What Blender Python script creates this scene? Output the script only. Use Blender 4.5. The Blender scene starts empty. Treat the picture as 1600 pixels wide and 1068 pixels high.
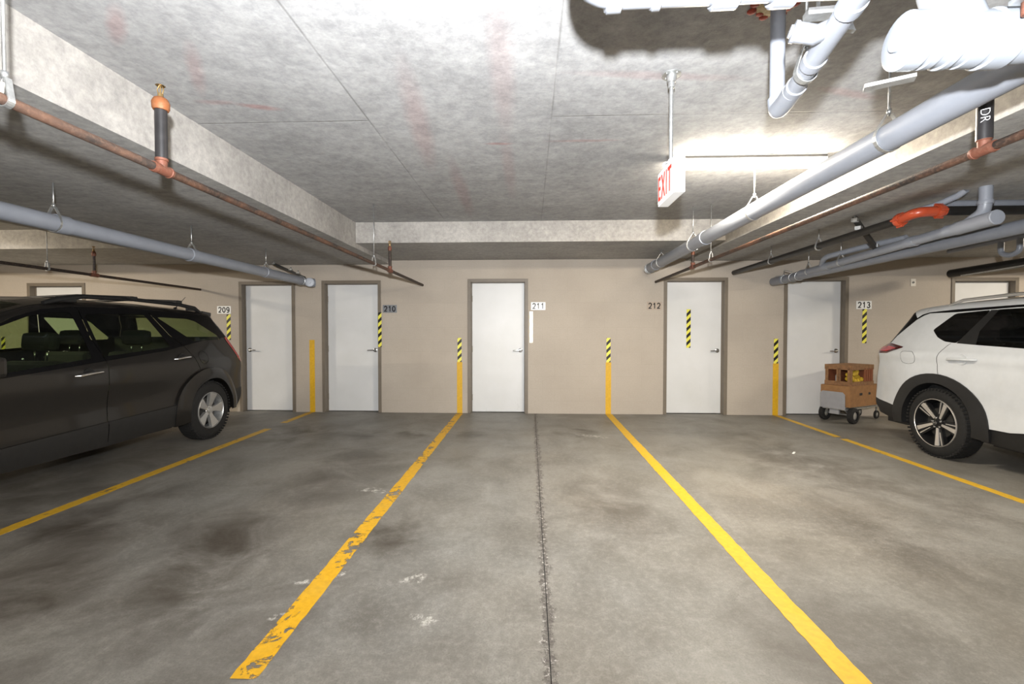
import bpy, bmesh, math, random
import numpy as np
from mathutils import Vector, Matrix
from mathutils.geometry import delaunay_2d_cdt

random.seed(4)
PI = math.pi
scn = bpy.context.scene
COL = scn.collection

# ------------------------------------------------------------------ camera, world, exposure, flash
cam_d = bpy.data.cameras.new('camera'); cam = bpy.data.objects.new('camera', cam_d); COL.objects.link(cam)
cam_d.sensor_width = 36.0; cam_d.lens = 16.0; cam_d.clip_start = 0.05; cam_d.clip_end = 100
cam.location = (0, 0, 1.337)
cam.rotation_euler = (math.radians(90 - 1.30), 0, math.radians(2.25))
scn.camera = cam

world = bpy.data.worlds.new('world'); scn.world = world; world.use_nodes = True
world.node_tree.nodes['Background'].inputs[0].default_value = (1.0, 0.93, 0.83, 1)
world.node_tree.nodes['Background'].inputs[1].default_value = 0.02

scn.view_settings.view_transform = 'Standard'
scn.view_settings.look = 'None'
scn.view_settings.gamma = 1.0
scn.view_settings.use_curve_mapping = False
scn.view_settings.exposure = 0.0
scn.cycles.use_denoising = True
scn.cycles.max_bounces = 10
scn.cycles.diffuse_bounces = 5
scn.cycles.transparent_max_bounces = 16
scn.cycles.caustics_reflective = False
scn.cycles.caustics_refractive = False

# photographer's flash, held just above the camera, head tipped up to the ceiling
fl = bpy.data.lights.new('camera_flash', 'SPOT'); fl.energy = 1650; fl.color = (0.96, 0.98, 1.0)
fl.shadow_soft_size = 0.035; fl.spot_size = math.radians(176); fl.spot_blend = 1.0
flo = bpy.data.objects.new('camera_flash', fl); COL.objects.link(flo)
flo.location = (0.0, -0.09, 1.643)
flo.rotation_euler = Vector((0, -0.80, -0.60)).to_track_quat('Z', 'Y').to_euler()

TUBE_W = 170.0       # power of one fluorescent fitting
def tube_light(x, y, z, power=TUBE_W, rz=0.0, color=(1.0, 0.89, 0.72)):
    l = bpy.data.lights.new('tube_light', 'AREA'); l.shape = 'RECTANGLE'; l.size = 1.15; l.size_y = 0.10
    l.energy = power; l.color = color
    o = bpy.data.objects.new('tube_light', l); COL.objects.link(o)
    o.location = (x, y, z); o.rotation_euler = (0, 0, rz)
    return o

# ------------------------------------------------------------------ helpers
ROOT = {}
def tag(o, label=None, cat=None, group=None, kind=None):
    if label: o['label'] = label
    if cat: o['category'] = cat
    if group: o['group'] = group
    if kind: o['kind'] = kind
    return o

def empty(name, loc, label=None, cat=None, group=None, kind=None):
    o = bpy.data.objects.new(name, None); COL.objects.link(o)
    o.location = loc; o.empty_display_size = 0.1
    ROOT[o.name] = Vector(loc)
    return tag(o, label, cat, group, kind)

def link_mesh(name, me, mats, parent=None, loc=None):
    o = bpy.data.objects.new(name, me); COL.objects.link(o)
    for m in (mats if isinstance(mats, (list, tuple)) else [mats]):
        me.materials.append(m)
    if parent is not None:
        base = ROOT[parent.name]
        o.parent = parent
        me.transform(Matrix.Translation(-base))
        ROOT[o.name] = base
    else:
        if loc is None: loc = Vector((0, 0, 0))
        loc = Vector(loc)
        me.transform(Matrix.Translation(-loc)); o.location = loc
        ROOT[o.name] = loc
    return o

def frame_from(d):
    d = d.normalized()
    up = Vector((0, 0, 1)) if abs(d.z) < 0.95 else Vector((1, 0, 0))
    a = d.cross(up).normalized(); b = a.cross(d).normalized()
    return a, b

class MB:
    def __init__(s): s.bm = bmesh.new()
    def box(s, c, d, rz=0.0, M=None, mi=0):
        c = Vector(c); h = [v / 2 for v in d]
        R = M if M is not None else Matrix.Rotation(rz, 3, 'Z')
        vs = [s.bm.verts.new(c + R @ Vector((x * h[0], y * h[1], z * h[2]))) for x in (-1, 1) for y in (-1, 1) for z in (-1, 1)]
        for f in ((0, 1, 3, 2), (4, 6, 7, 5), (0, 4, 5, 1), (2, 3, 7, 6), (0, 2, 6, 4), (1, 5, 7, 3)):
            s.bm.faces.new([vs[i] for i in f]).material_index = mi
        return s
    def span(s, a, b, mi=0):
        return s.box([(a[i] + b[i]) / 2 for i in range(3)], [abs(b[i] - a[i]) for i in range(3)], mi=mi)
    def bar(s, p0, p1, w, h, up=None):
        p0, p1 = Vector(p0), Vector(p1); d = (p1 - p0)
        a, b = frame_from(d); M = Matrix((d.normalized(), a, b)).transposed()
        return s.box((p0 + p1) / 2, (d.length, w, h), M=M)
    def tube(s, pts, r, n=14, caps=True, fillet=0.0, mi=0, smooth=True):
        P = [Vector(p) for p in pts]
        if fillet > 0 and len(P) > 2:
            Q = [P[0]]
            for i in range(1, len(P) - 1):
                a = (P[i - 1] - P[i]); b = (P[i + 1] - P[i]); f = min(fillet, a.length * .45, b.length * .45)
                A = P[i] + a.normalized() * f; B = P[i] + b.normalized() * f
                for k in range(7):
                    t = k / 6; Q.append(A * (1 - t) ** 2 + P[i] * 2 * t * (1 - t) + B * t * t)
            Q.append(P[-1]); P = Q
        rr = r if isinstance(r, (list, tuple)) else [r] * len(P)
        rings = []; a = None
        for i, p in enumerate(P):
            d = (P[min(i + 1, len(P) - 1)] - P[max(i - 1, 0)]).normalized()
            if a is None: a, b = frame_from(d)
            else:
                a = (a - d * a.dot(d)).normalized(); b = a.cross(d).normalized()
            rings.append([s.bm.verts.new(p + (a * math.cos(2 * PI * k / n) + b * math.sin(2 * PI * k / n)) * rr[i]) for k in range(n)])
        for i in range(len(rings) - 1):
            for k in range(n):
                f = s.bm.faces.new([rings[i][k], rings[i][(k + 1) % n], rings[i + 1][(k + 1) % n], rings[i + 1][k]])
                f.smooth = smooth; f.material_index = mi
        if caps:
            for rg in (rings[0], rings[-1]):
                s.bm.faces.new(rg).material_index = mi
        return s
    def cyl(s, p0, p1, r, n=16, r2=None, mi=0):
        return s.tube([p0, p1], [r, r if r2 is None else r2], n=n, mi=mi)
    def lathe(s, c, axis, prof, n=40, mi=0, a0=0.0, a1=2 * PI, closed=False):
        """prof = [(offset along axis, radius)]"""
        c = Vector(c); ax = Vector(axis).normalized(); a, b = frame_from(ax)
        full = abs(a1 - a0 - 2 * PI) < 1e-6
        m = n if full else n + 1
        rings = []
        for (t, r) in prof:
            rings.append([s.bm.verts.new(c + ax * t + (a * math.cos(a0 + (a1 - a0) * k / n) + b * math.sin(a0 + (a1 - a0) * k / n)) * max(r, 1e-5)) for k in range(m)])
        L = len(rings)
        for i in range(L if closed else L - 1):
            i2 = (i + 1) % L
            for k in range(n):
                k2 = (k + 1) % m
                f = s.bm.faces.new([rings[i][k], rings[i][k2], rings[i2][k2], rings[i2][k]]); f.smooth = True; f.material_index = mi
        return s
    def torus(s, c, axis, R, r, n=24, m=8, a0=0.0, a1=2 * PI):
        return s.lathe(c, axis, [(r * math.sin(2 * PI * k / m), R + r * math.cos(2 * PI * k / m)) for k in range(m)], n=n, a0=a0, a1=a1, closed=True)
    def ball(s, c, r, sc=(1, 1, 1), n=12):
        M = Matrix.Translation(Vector(c)) @ Matrix.Diagonal((r * sc[0], r * sc[1], r * sc[2], 1))
        res = bmesh.ops.create_uvsphere(s.bm, u_segments=n, v_segments=max(6, n // 2 + 2), radius=1, matrix=M)
        for v in res['verts']:
            for f in v.link_faces: f.smooth = True
        return s
    def prism(s, poly, d0, d1, fn, mi=0):
        """poly 2-D points, fn(u, v, d) -> world point; extruded from d0 to d1"""
        A = [s.bm.verts.new(fn(u, v, d0)) for u, v in poly]; B = [s.bm.verts.new(fn(u, v, d1)) for u, v in poly]
        n = len(poly)
        s.bm.faces.new(A).material_index = mi; s.bm.faces.new(B[::-1]).material_index = mi
        for i in range(n): s.bm.faces.new([A[i], B[i], B[(i + 1) % n], A[(i + 1) % n]]).material_index = mi
        return s
    def build(s, name, mat, parent=None, loc=None, bevel=0.0, sharp=40):
        bmesh.ops.recalc_face_normals(s.bm, faces=s.bm.faces[:])
        if bevel > 0:
            eds = [e for e in s.bm.edges if len(e.link_faces) == 2 and e.calc_face_angle(0) > math.radians(50)]
            bmesh.ops.bevel(s.bm, geom=eds, offset=bevel, segments=2, affect='EDGES', profile=0.6, clamp_overlap=True)
        for e in s.bm.edges:
            if len(e.link_faces) == 2 and e.calc_face_angle(0) > math.radians(sharp): e.smooth = False
        me = bpy.data.meshes.new(name); s.bm.to_mesh(me); s.bm.free()
        return link_mesh(name, me, mat, parent, loc)

def copy_tree(root, loc):
    r = root.copy(); COL.objects.link(r); r.location = loc
    for ch in root.children:
        c = ch.copy(); COL.objects.link(c); c.parent = r
        for g in ch.children:
            d = g.copy(); COL.objects.link(d); d.parent = c
    return r

_font_cache = {}
def text_mesh(txt, size, depth=0.002, bold=0.0, sp=1.0):
    cu = bpy.data.curves.new('lettering', 'FONT'); cu.body = txt; cu.size = size; cu.extrude = depth / 2
    cu.offset = bold; cu.space_character = sp; cu.align_x = 'CENTER'; cu.align_y = 'CENTER'
    o = bpy.data.objects.new('lettering_tmp', cu); COL.objects.link(o)
    bpy.context.view_layer.update()
    me = bpy.data.meshes.new_from_object(o.evaluated_get(bpy.context.evaluated_depsgraph_get()))
    bpy.data.objects.remove(o); bpy.data.curves.remove(cu)
    return me

# ------------------------------------------------------------------ materials
class NT:
    def __init__(s, name):
        s.m = bpy.data.materials.new(name); s.m.use_nodes = True
        s.t = s.m.node_tree; s.N = s.t.nodes; s.L = s.t.links
        s.b = s.N['Principled BSDF']; s.out = s.N['Material Output']
        s.co = s.N.new('ShaderNodeTexCoord').outputs['Object']
    def set(s, **k):
        for a, v in k.items():
            s.b.inputs[a.replace('_', ' ')].default_value = v
    def link(s, a, b): s.L.new(a, b); return b
    def noise(s, scale, detail=5, rough=0.55, vec=None, stretch=None, dist=0.0):
        n = s.N.new('ShaderNodeTexNoise'); n.inputs['Scale'].default_value = scale; n.inputs['Detail'].default_value = detail
        n.inputs['Roughness'].default_value = rough; n.inputs['Distortion'].default_value = dist
        v = vec or s.co
        if stretch:
            mp = s.N.new('ShaderNodeMapping'); mp.inputs['Scale'].default_value = stretch; s.L.new(v, mp.inputs[0]); v = mp.outputs[0]
        s.L.new(v, n.inputs['Vector']); return n.outputs['Fac']
    def ramp(s, fac, p0, p1, c0=(0, 0, 0, 1), c1=(1, 1, 1, 1)):
        if p0 > p1: p0, p1, c0, c1 = p1, p0, c1, c0
        r = s.N.new('ShaderNodeValToRGB'); e = r.color_ramp.elements
        e[0].position = p0; e[0].color = c0; e[1].position = p1; e[1].color = c1
        s.L.new(fac, r.inputs[0]); return r.outputs[0]
    def math(s, op, a, b=None, c=None, clamp=False):
        n = s.N.new('ShaderNodeMath'); n.operation = op; n.use_clamp = clamp
        for i, v in enumerate((a, b, c)):
            if v is None: continue
            if isinstance(v, (int, float)): n.inputs[i].default_value = v
            else: s.L.new(v, n.inputs[i])
        return n.outputs[0]
    def mix(s, fac, a, b, mode='MIX'):
        n = s.N.new('ShaderNodeMix'); n.data_type = 'RGBA'; n.blend_type = mode
        for i, v in ((0, fac), (6, a), (7, b)):
            if isinstance(v, (int, float)): n.inputs[i].default_value = v
            elif isinstance(v, (tuple, list)): n.inputs[i].default_value = tuple(v) if len(v) == 4 else (*v, 1)
            else: s.L.new(v, n.inputs[i])
        return n.outputs[2]
    def ellipse(s, cx, cy, rx, ry, ang=0.0, soft=True):
        mp = s.N.new('ShaderNodeMapping'); mp.vector_type = 'TEXTURE'
        mp.inputs['Location'].default_value = (cx, cy, 0); mp.inputs['Rotation'].default_value = (0, 0, ang)
        mp.inputs['Scale'].default_value = (rx, ry, 1000)
        s.L.new(s.wob if getattr(s, 'wob', None) else s.co, mp.inputs[0])
        g = s.N.new('ShaderNodeTexGradient'); g.gradient_type = 'SPHERICAL'; s.L.new(mp.outputs[0], g.inputs[0])
        return g.outputs['Fac']
    def xyz(s):
        n = s.N.new('ShaderNodeSeparateXYZ'); s.L.new(s.co, n.inputs[0]); return n.outputs
    def wobble(s, scale, amt):
        n = s.N.new('ShaderNodeTexNoise'); n.inputs['Scale'].default_value = scale; n.inputs['Detail'].default_value = 4
        s.L.new(s.co, n.inputs['Vector'])
        a = s.N.new('ShaderNodeVectorMath'); a.operation = 'MULTIPLY_ADD'; a.inputs[1].default_value = (amt,) * 3
        s.L.new(n.outputs['Color'], a.inputs[0]); s.L.new(s.co, a.inputs[2]); s.wob = a.outputs[0]
    def bump(s, h, strength=0.3, dist=0.01):
        n = s.N.new('ShaderNodeBump'); n.inputs['Strength'].default_value = strength; n.inputs['Distance'].default_value = dist
        s.L.new(h, n.inputs['Height']); s.L.new(n.outputs[0], s.b.inputs['Normal'])
    def color(s, c): s.L.new(c, s.b.inputs['Base Color'])

def c4(c): return (c[0], c[1], c[2], 1.0)
def simple(name, col, rough=0.5, metal=0.0, var=0.12, scale=12, bump=0.0, coat=0.0, spec=0.5):
    n = NT(name); n.set(Roughness=rough, Metallic=metal)
    n.b.inputs['Coat Weight'].default_value = coat; n.b.inputs['Specular IOR Level'].default_value = spec
    f = n.noise(scale, 6, 0.6)
    n.color(n.ramp(f, 0.3, 0.7, c4([v * (1 - var) for v in col]), c4([min(1, v * (1 + var)) for v in col])))
    if bump: n.bump(n.noise(scale * 6, 4), bump, 0.004)
    return n.m

def emis(name, col, st):
    n = NT(name); n.set(Base_Color=c4(col)); n.b.inputs['Emission Color'].default_value = c4(col); n.b.inputs['Emission Strength'].default_value = st
    return n.m

# ceiling concrete (board-formed slab: joint lines between the formwork sheets, pink marks)
def concrete_ceiling(name, base, marks=False, grain_x=True):
    n = NT(name); n.set(Roughness=0.85); n.b.inputs['Specular IOR Level'].default_value = 0.25
    big = n.noise(0.9, 6, 0.62); fine = n.noise(20, 9, 0.76); med = n.noise(5, 7, 0.65, stretch=(1, 1.1, 1) if marks else ((1, 3.0, 1) if grain_x else (1.3, 1, 1)))
    c = n.mix(n.ramp(big, 0.3, 0.72), [v * 0.84 for v in base], [min(1, v * 1.12) for v in base])
    c = n.mix(n.ramp(med, 0.35, 0.7), n.mix(1.0, c, (0.80, 0.80, 0.80), 'MULTIPLY'), c)
    c = n.mix(n.math('MULTIPLY', n.ramp(fine, 0.66, 0.36), 0.75), c, n.mix(1.0, c, (0.58, 0.58, 0.60), 'MULTIPLY'))
    blot = n.noise(3.2, 6, .7, dist=.8)
    c = n.mix(n.math('MULTIPLY', n.ramp(blot, .52, .66), .30), c, n.mix(1.0, c, (0.72, 0.73, 0.75), 'MULTIPLY'))
    h = n.math('ADD', fine, n.math('MULTIPLY', med, 0.8))
    if marks:
        X = n.xyz()
        def line(coord, at, w, lo=None, hi=None, oc=None):
            d = n.math('ABSOLUTE', n.math('SUBTRACT', coord, at))
            m = n.math('SUBTRACT', 1.0, n.math('DIVIDE', d, w), clamp=True)
            if lo is not None:
                m = n.math('MULTIPLY', m, n.math('MULTIPLY', n.math('GREATER_THAN', oc, lo), n.math('LESS_THAN', oc, hi)))
            return m
        ms = [line(X[0], -1.10, 0.010), line(X[0], 0.145, 0.007),
              line(X[1], 3.10, 0.008, -2.3, -1.1, X[0]), line(X[1], 4.37, 0.008, -1.1, 0.145, X[0]), line(X[1], 3.09, 0.008, 0.145, 2.5, X[0]),
              line(X[1], 1.93, 0.006, -1.1, 0.145, X[0])]
        m = ms[0]
        for q in ms[1:]: m = n.math('MAXIMUM', m, q)
        brk = n.ramp(n.noise(2.3, 3), 0.38, 0.6)
        m = n.math('MULTIPLY', m, n.math('ADD', n.math('MULTIPLY', brk, 0.75), 0.25))
        c = n.mix(n.math('MULTIPLY', m, 0.55), c, (0.12, 0.115, 0.11))
        n.wobble(9, 0.035)
        pink = None
        for (cx, cy, rx, ry, a, st) in ((-0.76, 3.25, .10, .95, .12, .42), (-0.68, 4.75, .09, 1.1, .04, .42), (-0.14, 2.6, .09, .9, 0.02, .30), (-0.17, 4.1, .07, 1.0, 0.0, .30), (-1.72, 2.90, .16, .045, .3, .9), (-1.95, 2.83, .15, .04, .1, .5),
                                        (-0.22, 3.53, .13, .03, 0, .9), (.42, 3.50, .34, .03, 0, .6), (.75, 2.64, .6, .05, .1, .35), (-1.93, 2.12, .05, .22, .75, .55), (-1.83, 2.50, .05, .35, .55, .45), (1.95, 2.88, .30, .05, .3, .5)):
            e = n.math('MULTIPLY', n.math('MULTIPLY', n.ellipse(cx, cy, rx, ry, a), 1.6, clamp=True), st)
            pink = e if pink is None else n.math('MAXIMUM', pink, e)
        c = n.mix(pink, c, n.mix(1.0, c, (1.0, 0.70, 0.68), 'MULTIPLY'))
        h = n.math('SUBTRACT', h, n.math('MULTIPLY', m, 1.5))
    n.color(c); n.bump(h, 0.35, 0.006)
    return n.m

def concrete_floor():
    n = NT('floor_concrete'); n.b.inputs['Specular IOR Level'].default_value = 0.35
    n.wobble(2.2, 0.35)
    big = n.noise(0.50, 5, 0.55, dist=0.5); med = n.noise(1.9, 9, 0.66, dist=0.5); fine = n.noise(30, 9, 0.74); grit = n.noise(120, 4, 0.75)
    str_ = n.noise(1.0, 8, 0.68, stretch=(1.9, 0.8, 1), dist=0.7); tone = n.noise(0.8, 4, .5)
    c = n.mix(n.ramp(big, 0.28, 0.72), (0.140, 0.134, 0.122), (0.262, 0.257, 0.242))
    c = n.mix(n.math('MULTIPLY', n.ramp(tone, .42, .62), .45), c, (0.205, 0.182, 0.148))
    c = n.mix(n.math('MULTIPLY', n.ramp(str_, 0.42, 0.70), 0.50), c, (0.315, 0.305, 0.283))
    c = n.mix(n.math('MULTIPLY', n.ramp(med, 0.60, 0.25), 0.75), c, (0.095, 0.087, 0.074))
    c = n.mix(n.math('MULTIPLY', n.ramp(fine, 0.48, 0.70), 0.24), c, (0.47, 0.455, 0.42))
    c = n.mix(n.math('MULTIPLY', n.ramp(fine, 0.48, 0.28), 0.30), c, (0.085, 0.08, 0.071))
    c = n.mix(n.math('MULTIPLY', n.ramp(grit, 0.52, 0.32), 0.34), c, (0.092, 0.087, 0.078))
    # stain patches and broader dark bands
    st = None
    for (cx, cy, rx, ry, a, k) in ((0.78, 6.22, .34, .30, 0, 1.5), (-0.72, 3.12, .34, .40, .3, .75), (-1.75, 2.85, .45, 1.1, .35, .8), (-1.35, 6.1, .3, .35, 0, .8), (-2.9, 6.0, .9, 1.0, 0, .5), (-1.95, 5.9, .35, .4, 0, .6),
                                  (-1.6, 4.3, .6, 1.6, .1, .4), (.72, 3.6, .5, .9, 0, .35), (1.5, 2.4, .6, 1.0, -.4, .35), (-1.0, 2.2, .5, .8, .5, .4), (3.0, 4.9, .7, 1.9, .2, .5), (-2.9, 3.2, .6, 1.3, .2, .6), (-2.4, 2.4, .5, 1.2, .8, .7), (2.5, 3.2, .5, 1.1, -.3, .3), (-3.9, 3.6, 1.0, 2.2, 0, .5), (-.6, 6.05, .25, .3, 0, .7)):
        e = n.math('MULTIPLY', n.ellipse(cx, cy, rx, ry, a), k)
        st = e if st is None else n.math('MAXIMUM', st, e)
    st = n.math('MULTIPLY', n.math('MULTIPLY', st, 1.9, clamp=True), n.ramp(med, 0.66, 0.34))
    c = n.mix(st, c, (0.060, 0.050, 0.040))
    # hairline cracks (contour of a low-frequency noise, only here and there)
    cr = n.noise(0.9, 7, 0.62, dist=0.9)
    cl_ = n.math('SUBTRACT', 1.0, n.math('DIVIDE', n.math('ABSOLUTE', n.math('SUBTRACT', cr, 0.55)), 0.0022), clamp=True)
    cl_ = n.math('MULTIPLY', cl_, n.ramp(n.noise(1.4, 3), .50, .60))
    c = n.mix(n.math('MULTIPLY', cl_, .45), c, (0.05, 0.046, 0.04))
    # chipped, dusty edges along the lengthwise joint
    X = n.xyz()
    jn = n.noise(13, 7, 0.8)
    d = n.math('ABSOLUTE', n.math('SUBTRACT', X[0], n.math('ADD', 0.083 - .02, n.math('MULTIPLY', n.noise(3, 3), .04))))
    m = n.math('SUBTRACT', 1.0, n.math('DIVIDE', d, n.math('ADD', 0.004, n.math('MULTIPLY', n.ramp(jn, .38, .68), 0.062))), clamp=True)
    m = n.math('MULTIPLY', m, 3.0, clamp=True)
    c = n.mix(n.math('MULTIPLY', m, n.ramp(n.noise(42, 7, .85), 0.62, 0.44)), c, (0.085, 0.075, 0.070))
    c = n.mix(n.math('MULTIPLY', m, 0.12), c, (0.07, 0.06, 0.055))
    c = n.mix(n.math('MULTIPLY', m, n.ramp(n.noise(30, 6, .85), 0.54, 0.62)), c, (0.50, 0.48, 0.45))
    # pale scraped chips
    ch = n.ramp(n.noise(4.2, 8, 0.8), 0.70, 0.735)
    c = n.mix(n.math('MULTIPLY', ch, 0.5), c, (0.56, 0.54, 0.50))
    for (cx, cy, rx, ry, a) in ((-.46, 2.62, .11, .05, .3), (-.93, 2.60, .06, .05, 0), (-.36, 2.28, .09, .035, -.6), (-1.15, 3.95, .14, .06, 0), (-1.02, 2.5, .07, .04, .3), (.93, 6.02, .22, .05, -.5), (-1.0, 2.28, .08, .03, .3)):
        e = n.math('MULTIPLY', n.math('MULTIPLY', n.ellipse(cx, cy, rx, ry, a), 3.0, clamp=True), n.ramp(n.noise(22, 6, .8), .50, .60))
        c = n.mix(n.math('MULTIPLY', e, .75), c, (0.60, 0.58, 0.54))
    n.color(c)
    n.link(n.ramp(n.math('ADD', n.math('MULTIPLY', big, .5), n.math('MULTIPLY', fine, .5)), 0.3, 0.7, (0.38,) * 3 + (1,), (0.66,) * 3 + (1,)), n.b.inputs['Roughness'])
    n.bump(n.math('ADD', n.math('MULTIPLY', fine, .8), n.math('SUBTRACT', med, n.math('MULTIPLY', m, 1.0))), 0.35, 0.006)
    return n.m

def wall_paint():
    n = NT('beige_block_wall'); n.set(Roughness=0.75); n.b.inputs['Specular IOR Level'].default_value = 0.3
    mp = n.N.new('ShaderNodeMapping'); mp.inputs['Rotation'].default_value = (PI / 2, 0, 0); n.L.new(n.co, mp.inputs[0])
    sep = n.N.new('ShaderNodeSeparateXYZ'); n.L.new(n.co, sep.inputs[0])
    cm = n.N.new('ShaderNodeCombineXYZ'); n.L.new(sep.outputs[0], cm.inputs[0]); n.L.new(sep.outputs[2], cm.inputs[1])
    br = n.N.new('ShaderNodeTexBrick'); br.inputs['Scale'].default_value = 1.0
    br.inputs['Brick Width'].default_value = 0.40; br.inputs['Row Height'].default_value = 0.20; br.inputs['Mortar Size'].default_value = 0.006
    br.inputs['Mortar Smooth'].default_value = 0.6; br.inputs['Color1'].default_value = (1, 1, 1, 1); br.inputs['Color2'].default_value = (0.97, .97, .97, 1); br.inputs['Mortar'].default_value = (0.90, .90, .90, 1)
    n.L.new(cm.outputs[0], br.inputs[0])
    a = n.noise(1.3, 6, 0.6); f = n.noise(45, 6, 0.7)
    c = n.mix(n.ramp(a, 0.3, 0.7), (0.415, 0.362, 0.305), (0.475, 0.420, 0.358))
    c = n.mix(n.math('MULTIPLY', n.ramp(f, 0.35, 0.65), .35), c, (0.375, 0.325, 0.27))
    c = n.mix(0.22, c, n.mix(1.0, c, br.outputs['Color'], 'MULTIPLY'))
    sc = n.ramp(n.noise(7, 7, .8, stretch=(1, 1, 4)), 0.735, 0.76)
    c = n.mix(n.math('MULTIPLY', sc, .5), c, (0.62, 0.58, 0.52))
    n.color(c)
    n.bump(n.math('ADD', n.math('MULTIPLY', f, 0.8), n.math('MULTIPLY', br.outputs['Fac'], -0.5)), 0.22, 0.005)
    return n.m

def paint_line(name, wear, col=(0.66, 0.36, 0.012), scale=9):
    n = NT(name); n.set(Roughness=0.55)
    f = n.noise(30, 5, .6)
    c = n.mix(n.ramp(f, .3, .7), [v * .86 for v in col], [min(1, v * 1.08) for v in col])
    c = n.mix(n.math('MULTIPLY', n.ramp(n.noise(3.0, 6, .7), .45, .7), .35), c, (0.50, .34, .07))
    n.color(c)
    if wear > 0:
        w = n.math('ADD', n.math('MULTIPLY', n.noise(scale, 8, 0.72, dist=.6), 0.62), n.math('MULTIPLY', n.noise(1.5, 3, .5), 0.38))
        msk = n.ramp(w, wear - 0.008, wear + 0.008)
        tr = n.N.new('ShaderNodeBsdfTransparent'); mx = n.N.new('ShaderNodeMixShader')
        n.L.new(msk, mx.inputs[0]); n.L.new(tr.outputs[0], mx.inputs[1]); n.L.new(n.b.outputs[0], mx.inputs[2]); n.L.new(mx.outputs[0], n.out.inputs[0])
    return n.m

def hazard(name, pale=False, zoff=0.0):
    n = NT(name); n.set(Roughness=0.35)
    X = n.xyz()
    t = n.math('ADD', n.math('MULTIPLY', X[0], -1.0), n.math('ADD', X[2], zoff))
    fr = n.math('FRACT', n.math('DIVIDE', t, 0.118))
    m = n.math('GREATER_THAN', fr, 0.52)
    y = (0.80, 0.74, 0.10) if not pale else (0.95, 0.95, 0.90)
    k = (0.012, 0.011, 0.01) if not pale else (0.86, 0.83, 0.66)
    c = n.mix(m, y, k)
    if pale: c = n.mix(n.ramp(n.noise(14, 5), .60, .64), c, (0.25, .23, .21))
    n.color(c); return n.m

def rusty(name, amt=0.5, dark=(0.035, 0.028, 0.025), rust=(0.33, 0.13, 0.06)):
    n = NT(name); n.set(Roughness=0.6, Metallic=0.25)
    a = n.noise(9, 7, .7, stretch=(1, .45, 1)); b = n.noise(60, 5, .7)
    c = n.mix(n.ramp(a, amt - .12, amt + .12), rust, dark)
    c = n.mix(n.math('MULTIPLY', n.ramp(b, .48, .70), .30), c, (0.30, 0.19, 0.13))
    n.color(c); n.bump(b, .3, .003); return n.m

def car_paint(name, col, metal=0.0, rough=0.35, flake=0.0, coat=.6):
    n = NT(name); n.set(Roughness=rough, Metallic=metal); n.b.inputs['Coat Weight'].default_value = coat; n.b.inputs['Coat Roughness'].default_value = 0.06
    f = n.noise(320 if flake else 5, 3, .7)
    n.color(n.ramp(f, .3, .7, c4([v * (1 - .06 - flake) for v in col]), c4([min(1, v * (1 + .04 + flake)) for v in col])))
    return n.m

def tinted_glass(name, tint, refl=0.06):
    n = NT(name)
    tr = n.N.new('ShaderNodeBsdfTransparent'); tr.inputs[0].default_value = c4(tint)
    gl = n.N.new('ShaderNodeBsdfGlossy'); gl.inputs['Roughness'].default_value = 0.03; gl.inputs[0].default_value = (.9, .95, .95, 1)
    lw = n.N.new('ShaderNodeLayerWeight'); lw.inputs[0].default_value = 0.35
    mx = n.N.new('ShaderNodeMixShader')
    f = n.math('ADD', n.math('MULTIPLY', lw.outputs['Fresnel'], 0.35), refl, clamp=True)
    sm = n.math('MULTIPLY', n.noise(6, 4), 0.02)
    f = n.math('ADD', f, sm)
    n.L.new(f, mx.inputs[0]); n.L.new(tr.outputs[0], mx.inputs[1]); n.L.new(gl.outputs[0], mx.inputs[2]); n.L.new(mx.outputs[0], n.out.inputs[0])
    return n.m

M = {}
M['ceil'] = concrete_ceiling('ceiling_concrete', (0.475, 0.473, 0.468), marks=True)
M['soffit'] = concrete_ceiling('soffit_concrete', (0.50, 0.49, 0.47))
M['beamface'] = concrete_ceiling('beam_face_concrete', (0.52, 0.49, 0.45), grain_x=False)
M['floor'] = concrete_floor()
M['joint'] = simple('joint_filler', (0.05, 0.046, 0.042), .9, bump=.4)
M['wall'] = wall_paint()
M['frame'] = simple('taupe_frame_paint', (0.165, 0.137, 0.105), .5, var=.06)
def door_paint():
    n = NT('white_door_paint'); n.set(Roughness=.42)
    X = n.xyz()
    low = n.math('SUBTRACT', 1.0, n.math('DIVIDE', X[2], 0.9), clamp=True)
    sm = n.math('MULTIPLY', n.ramp(n.noise(6, 7, .75, stretch=(1, 1, .6)), .60, .74), low)
    c = n.mix(n.ramp(n.noise(1.6, 4), .3, .7), (0.63, .63, .62), (0.70, .70, .70))
    c = n.mix(n.math('MULTIPLY', sm, .45), c, (0.35, .34, .31))
    c = n.mix(n.math('MULTIPLY', n.ramp(n.noise(11, 5, .7, stretch=(1, 1, .25)), .70, .78), .12), c, (0.45, .44, .42))
    n.color(c); return n.m
M['door'] = door_paint()
M['chrome'] = simple('satin_chrome', (0.72, 0.72, 0.72), .22, 1.0, var=.05)
M['galv'] = simple('galvanised_steel', (0.55, 0.56, 0.56), .38, .85, var=.2, scale=40)
M['darksteel'] = simple('dark_strut_steel', (0.05, 0.048, 0.045), .45, .5)
M['plate'] = simple('white_plate', (0.80, 0.80, 0.78), .4, var=.03)
M['plate_tan'] = simple('tan_plate', (0.40, 0.33, 0.265), .6, var=.03)
M['plate_grey'] = simple('grey_plate', (0.20, 0.21, 0.225), .4, var=.04)  # shadow over one number plate, put into its base colour
M['ink'] = simple('black_numeral', (0.018, 0.017, 0.02), .4, var=.05)
M['ink_grey'] = simple('grey_numeral', (0.13, 0.13, 0.14), .4, var=.05)
M['red'] = simple('exit_red', (0.80, 0.045, 0.025), .4, var=.05)
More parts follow.
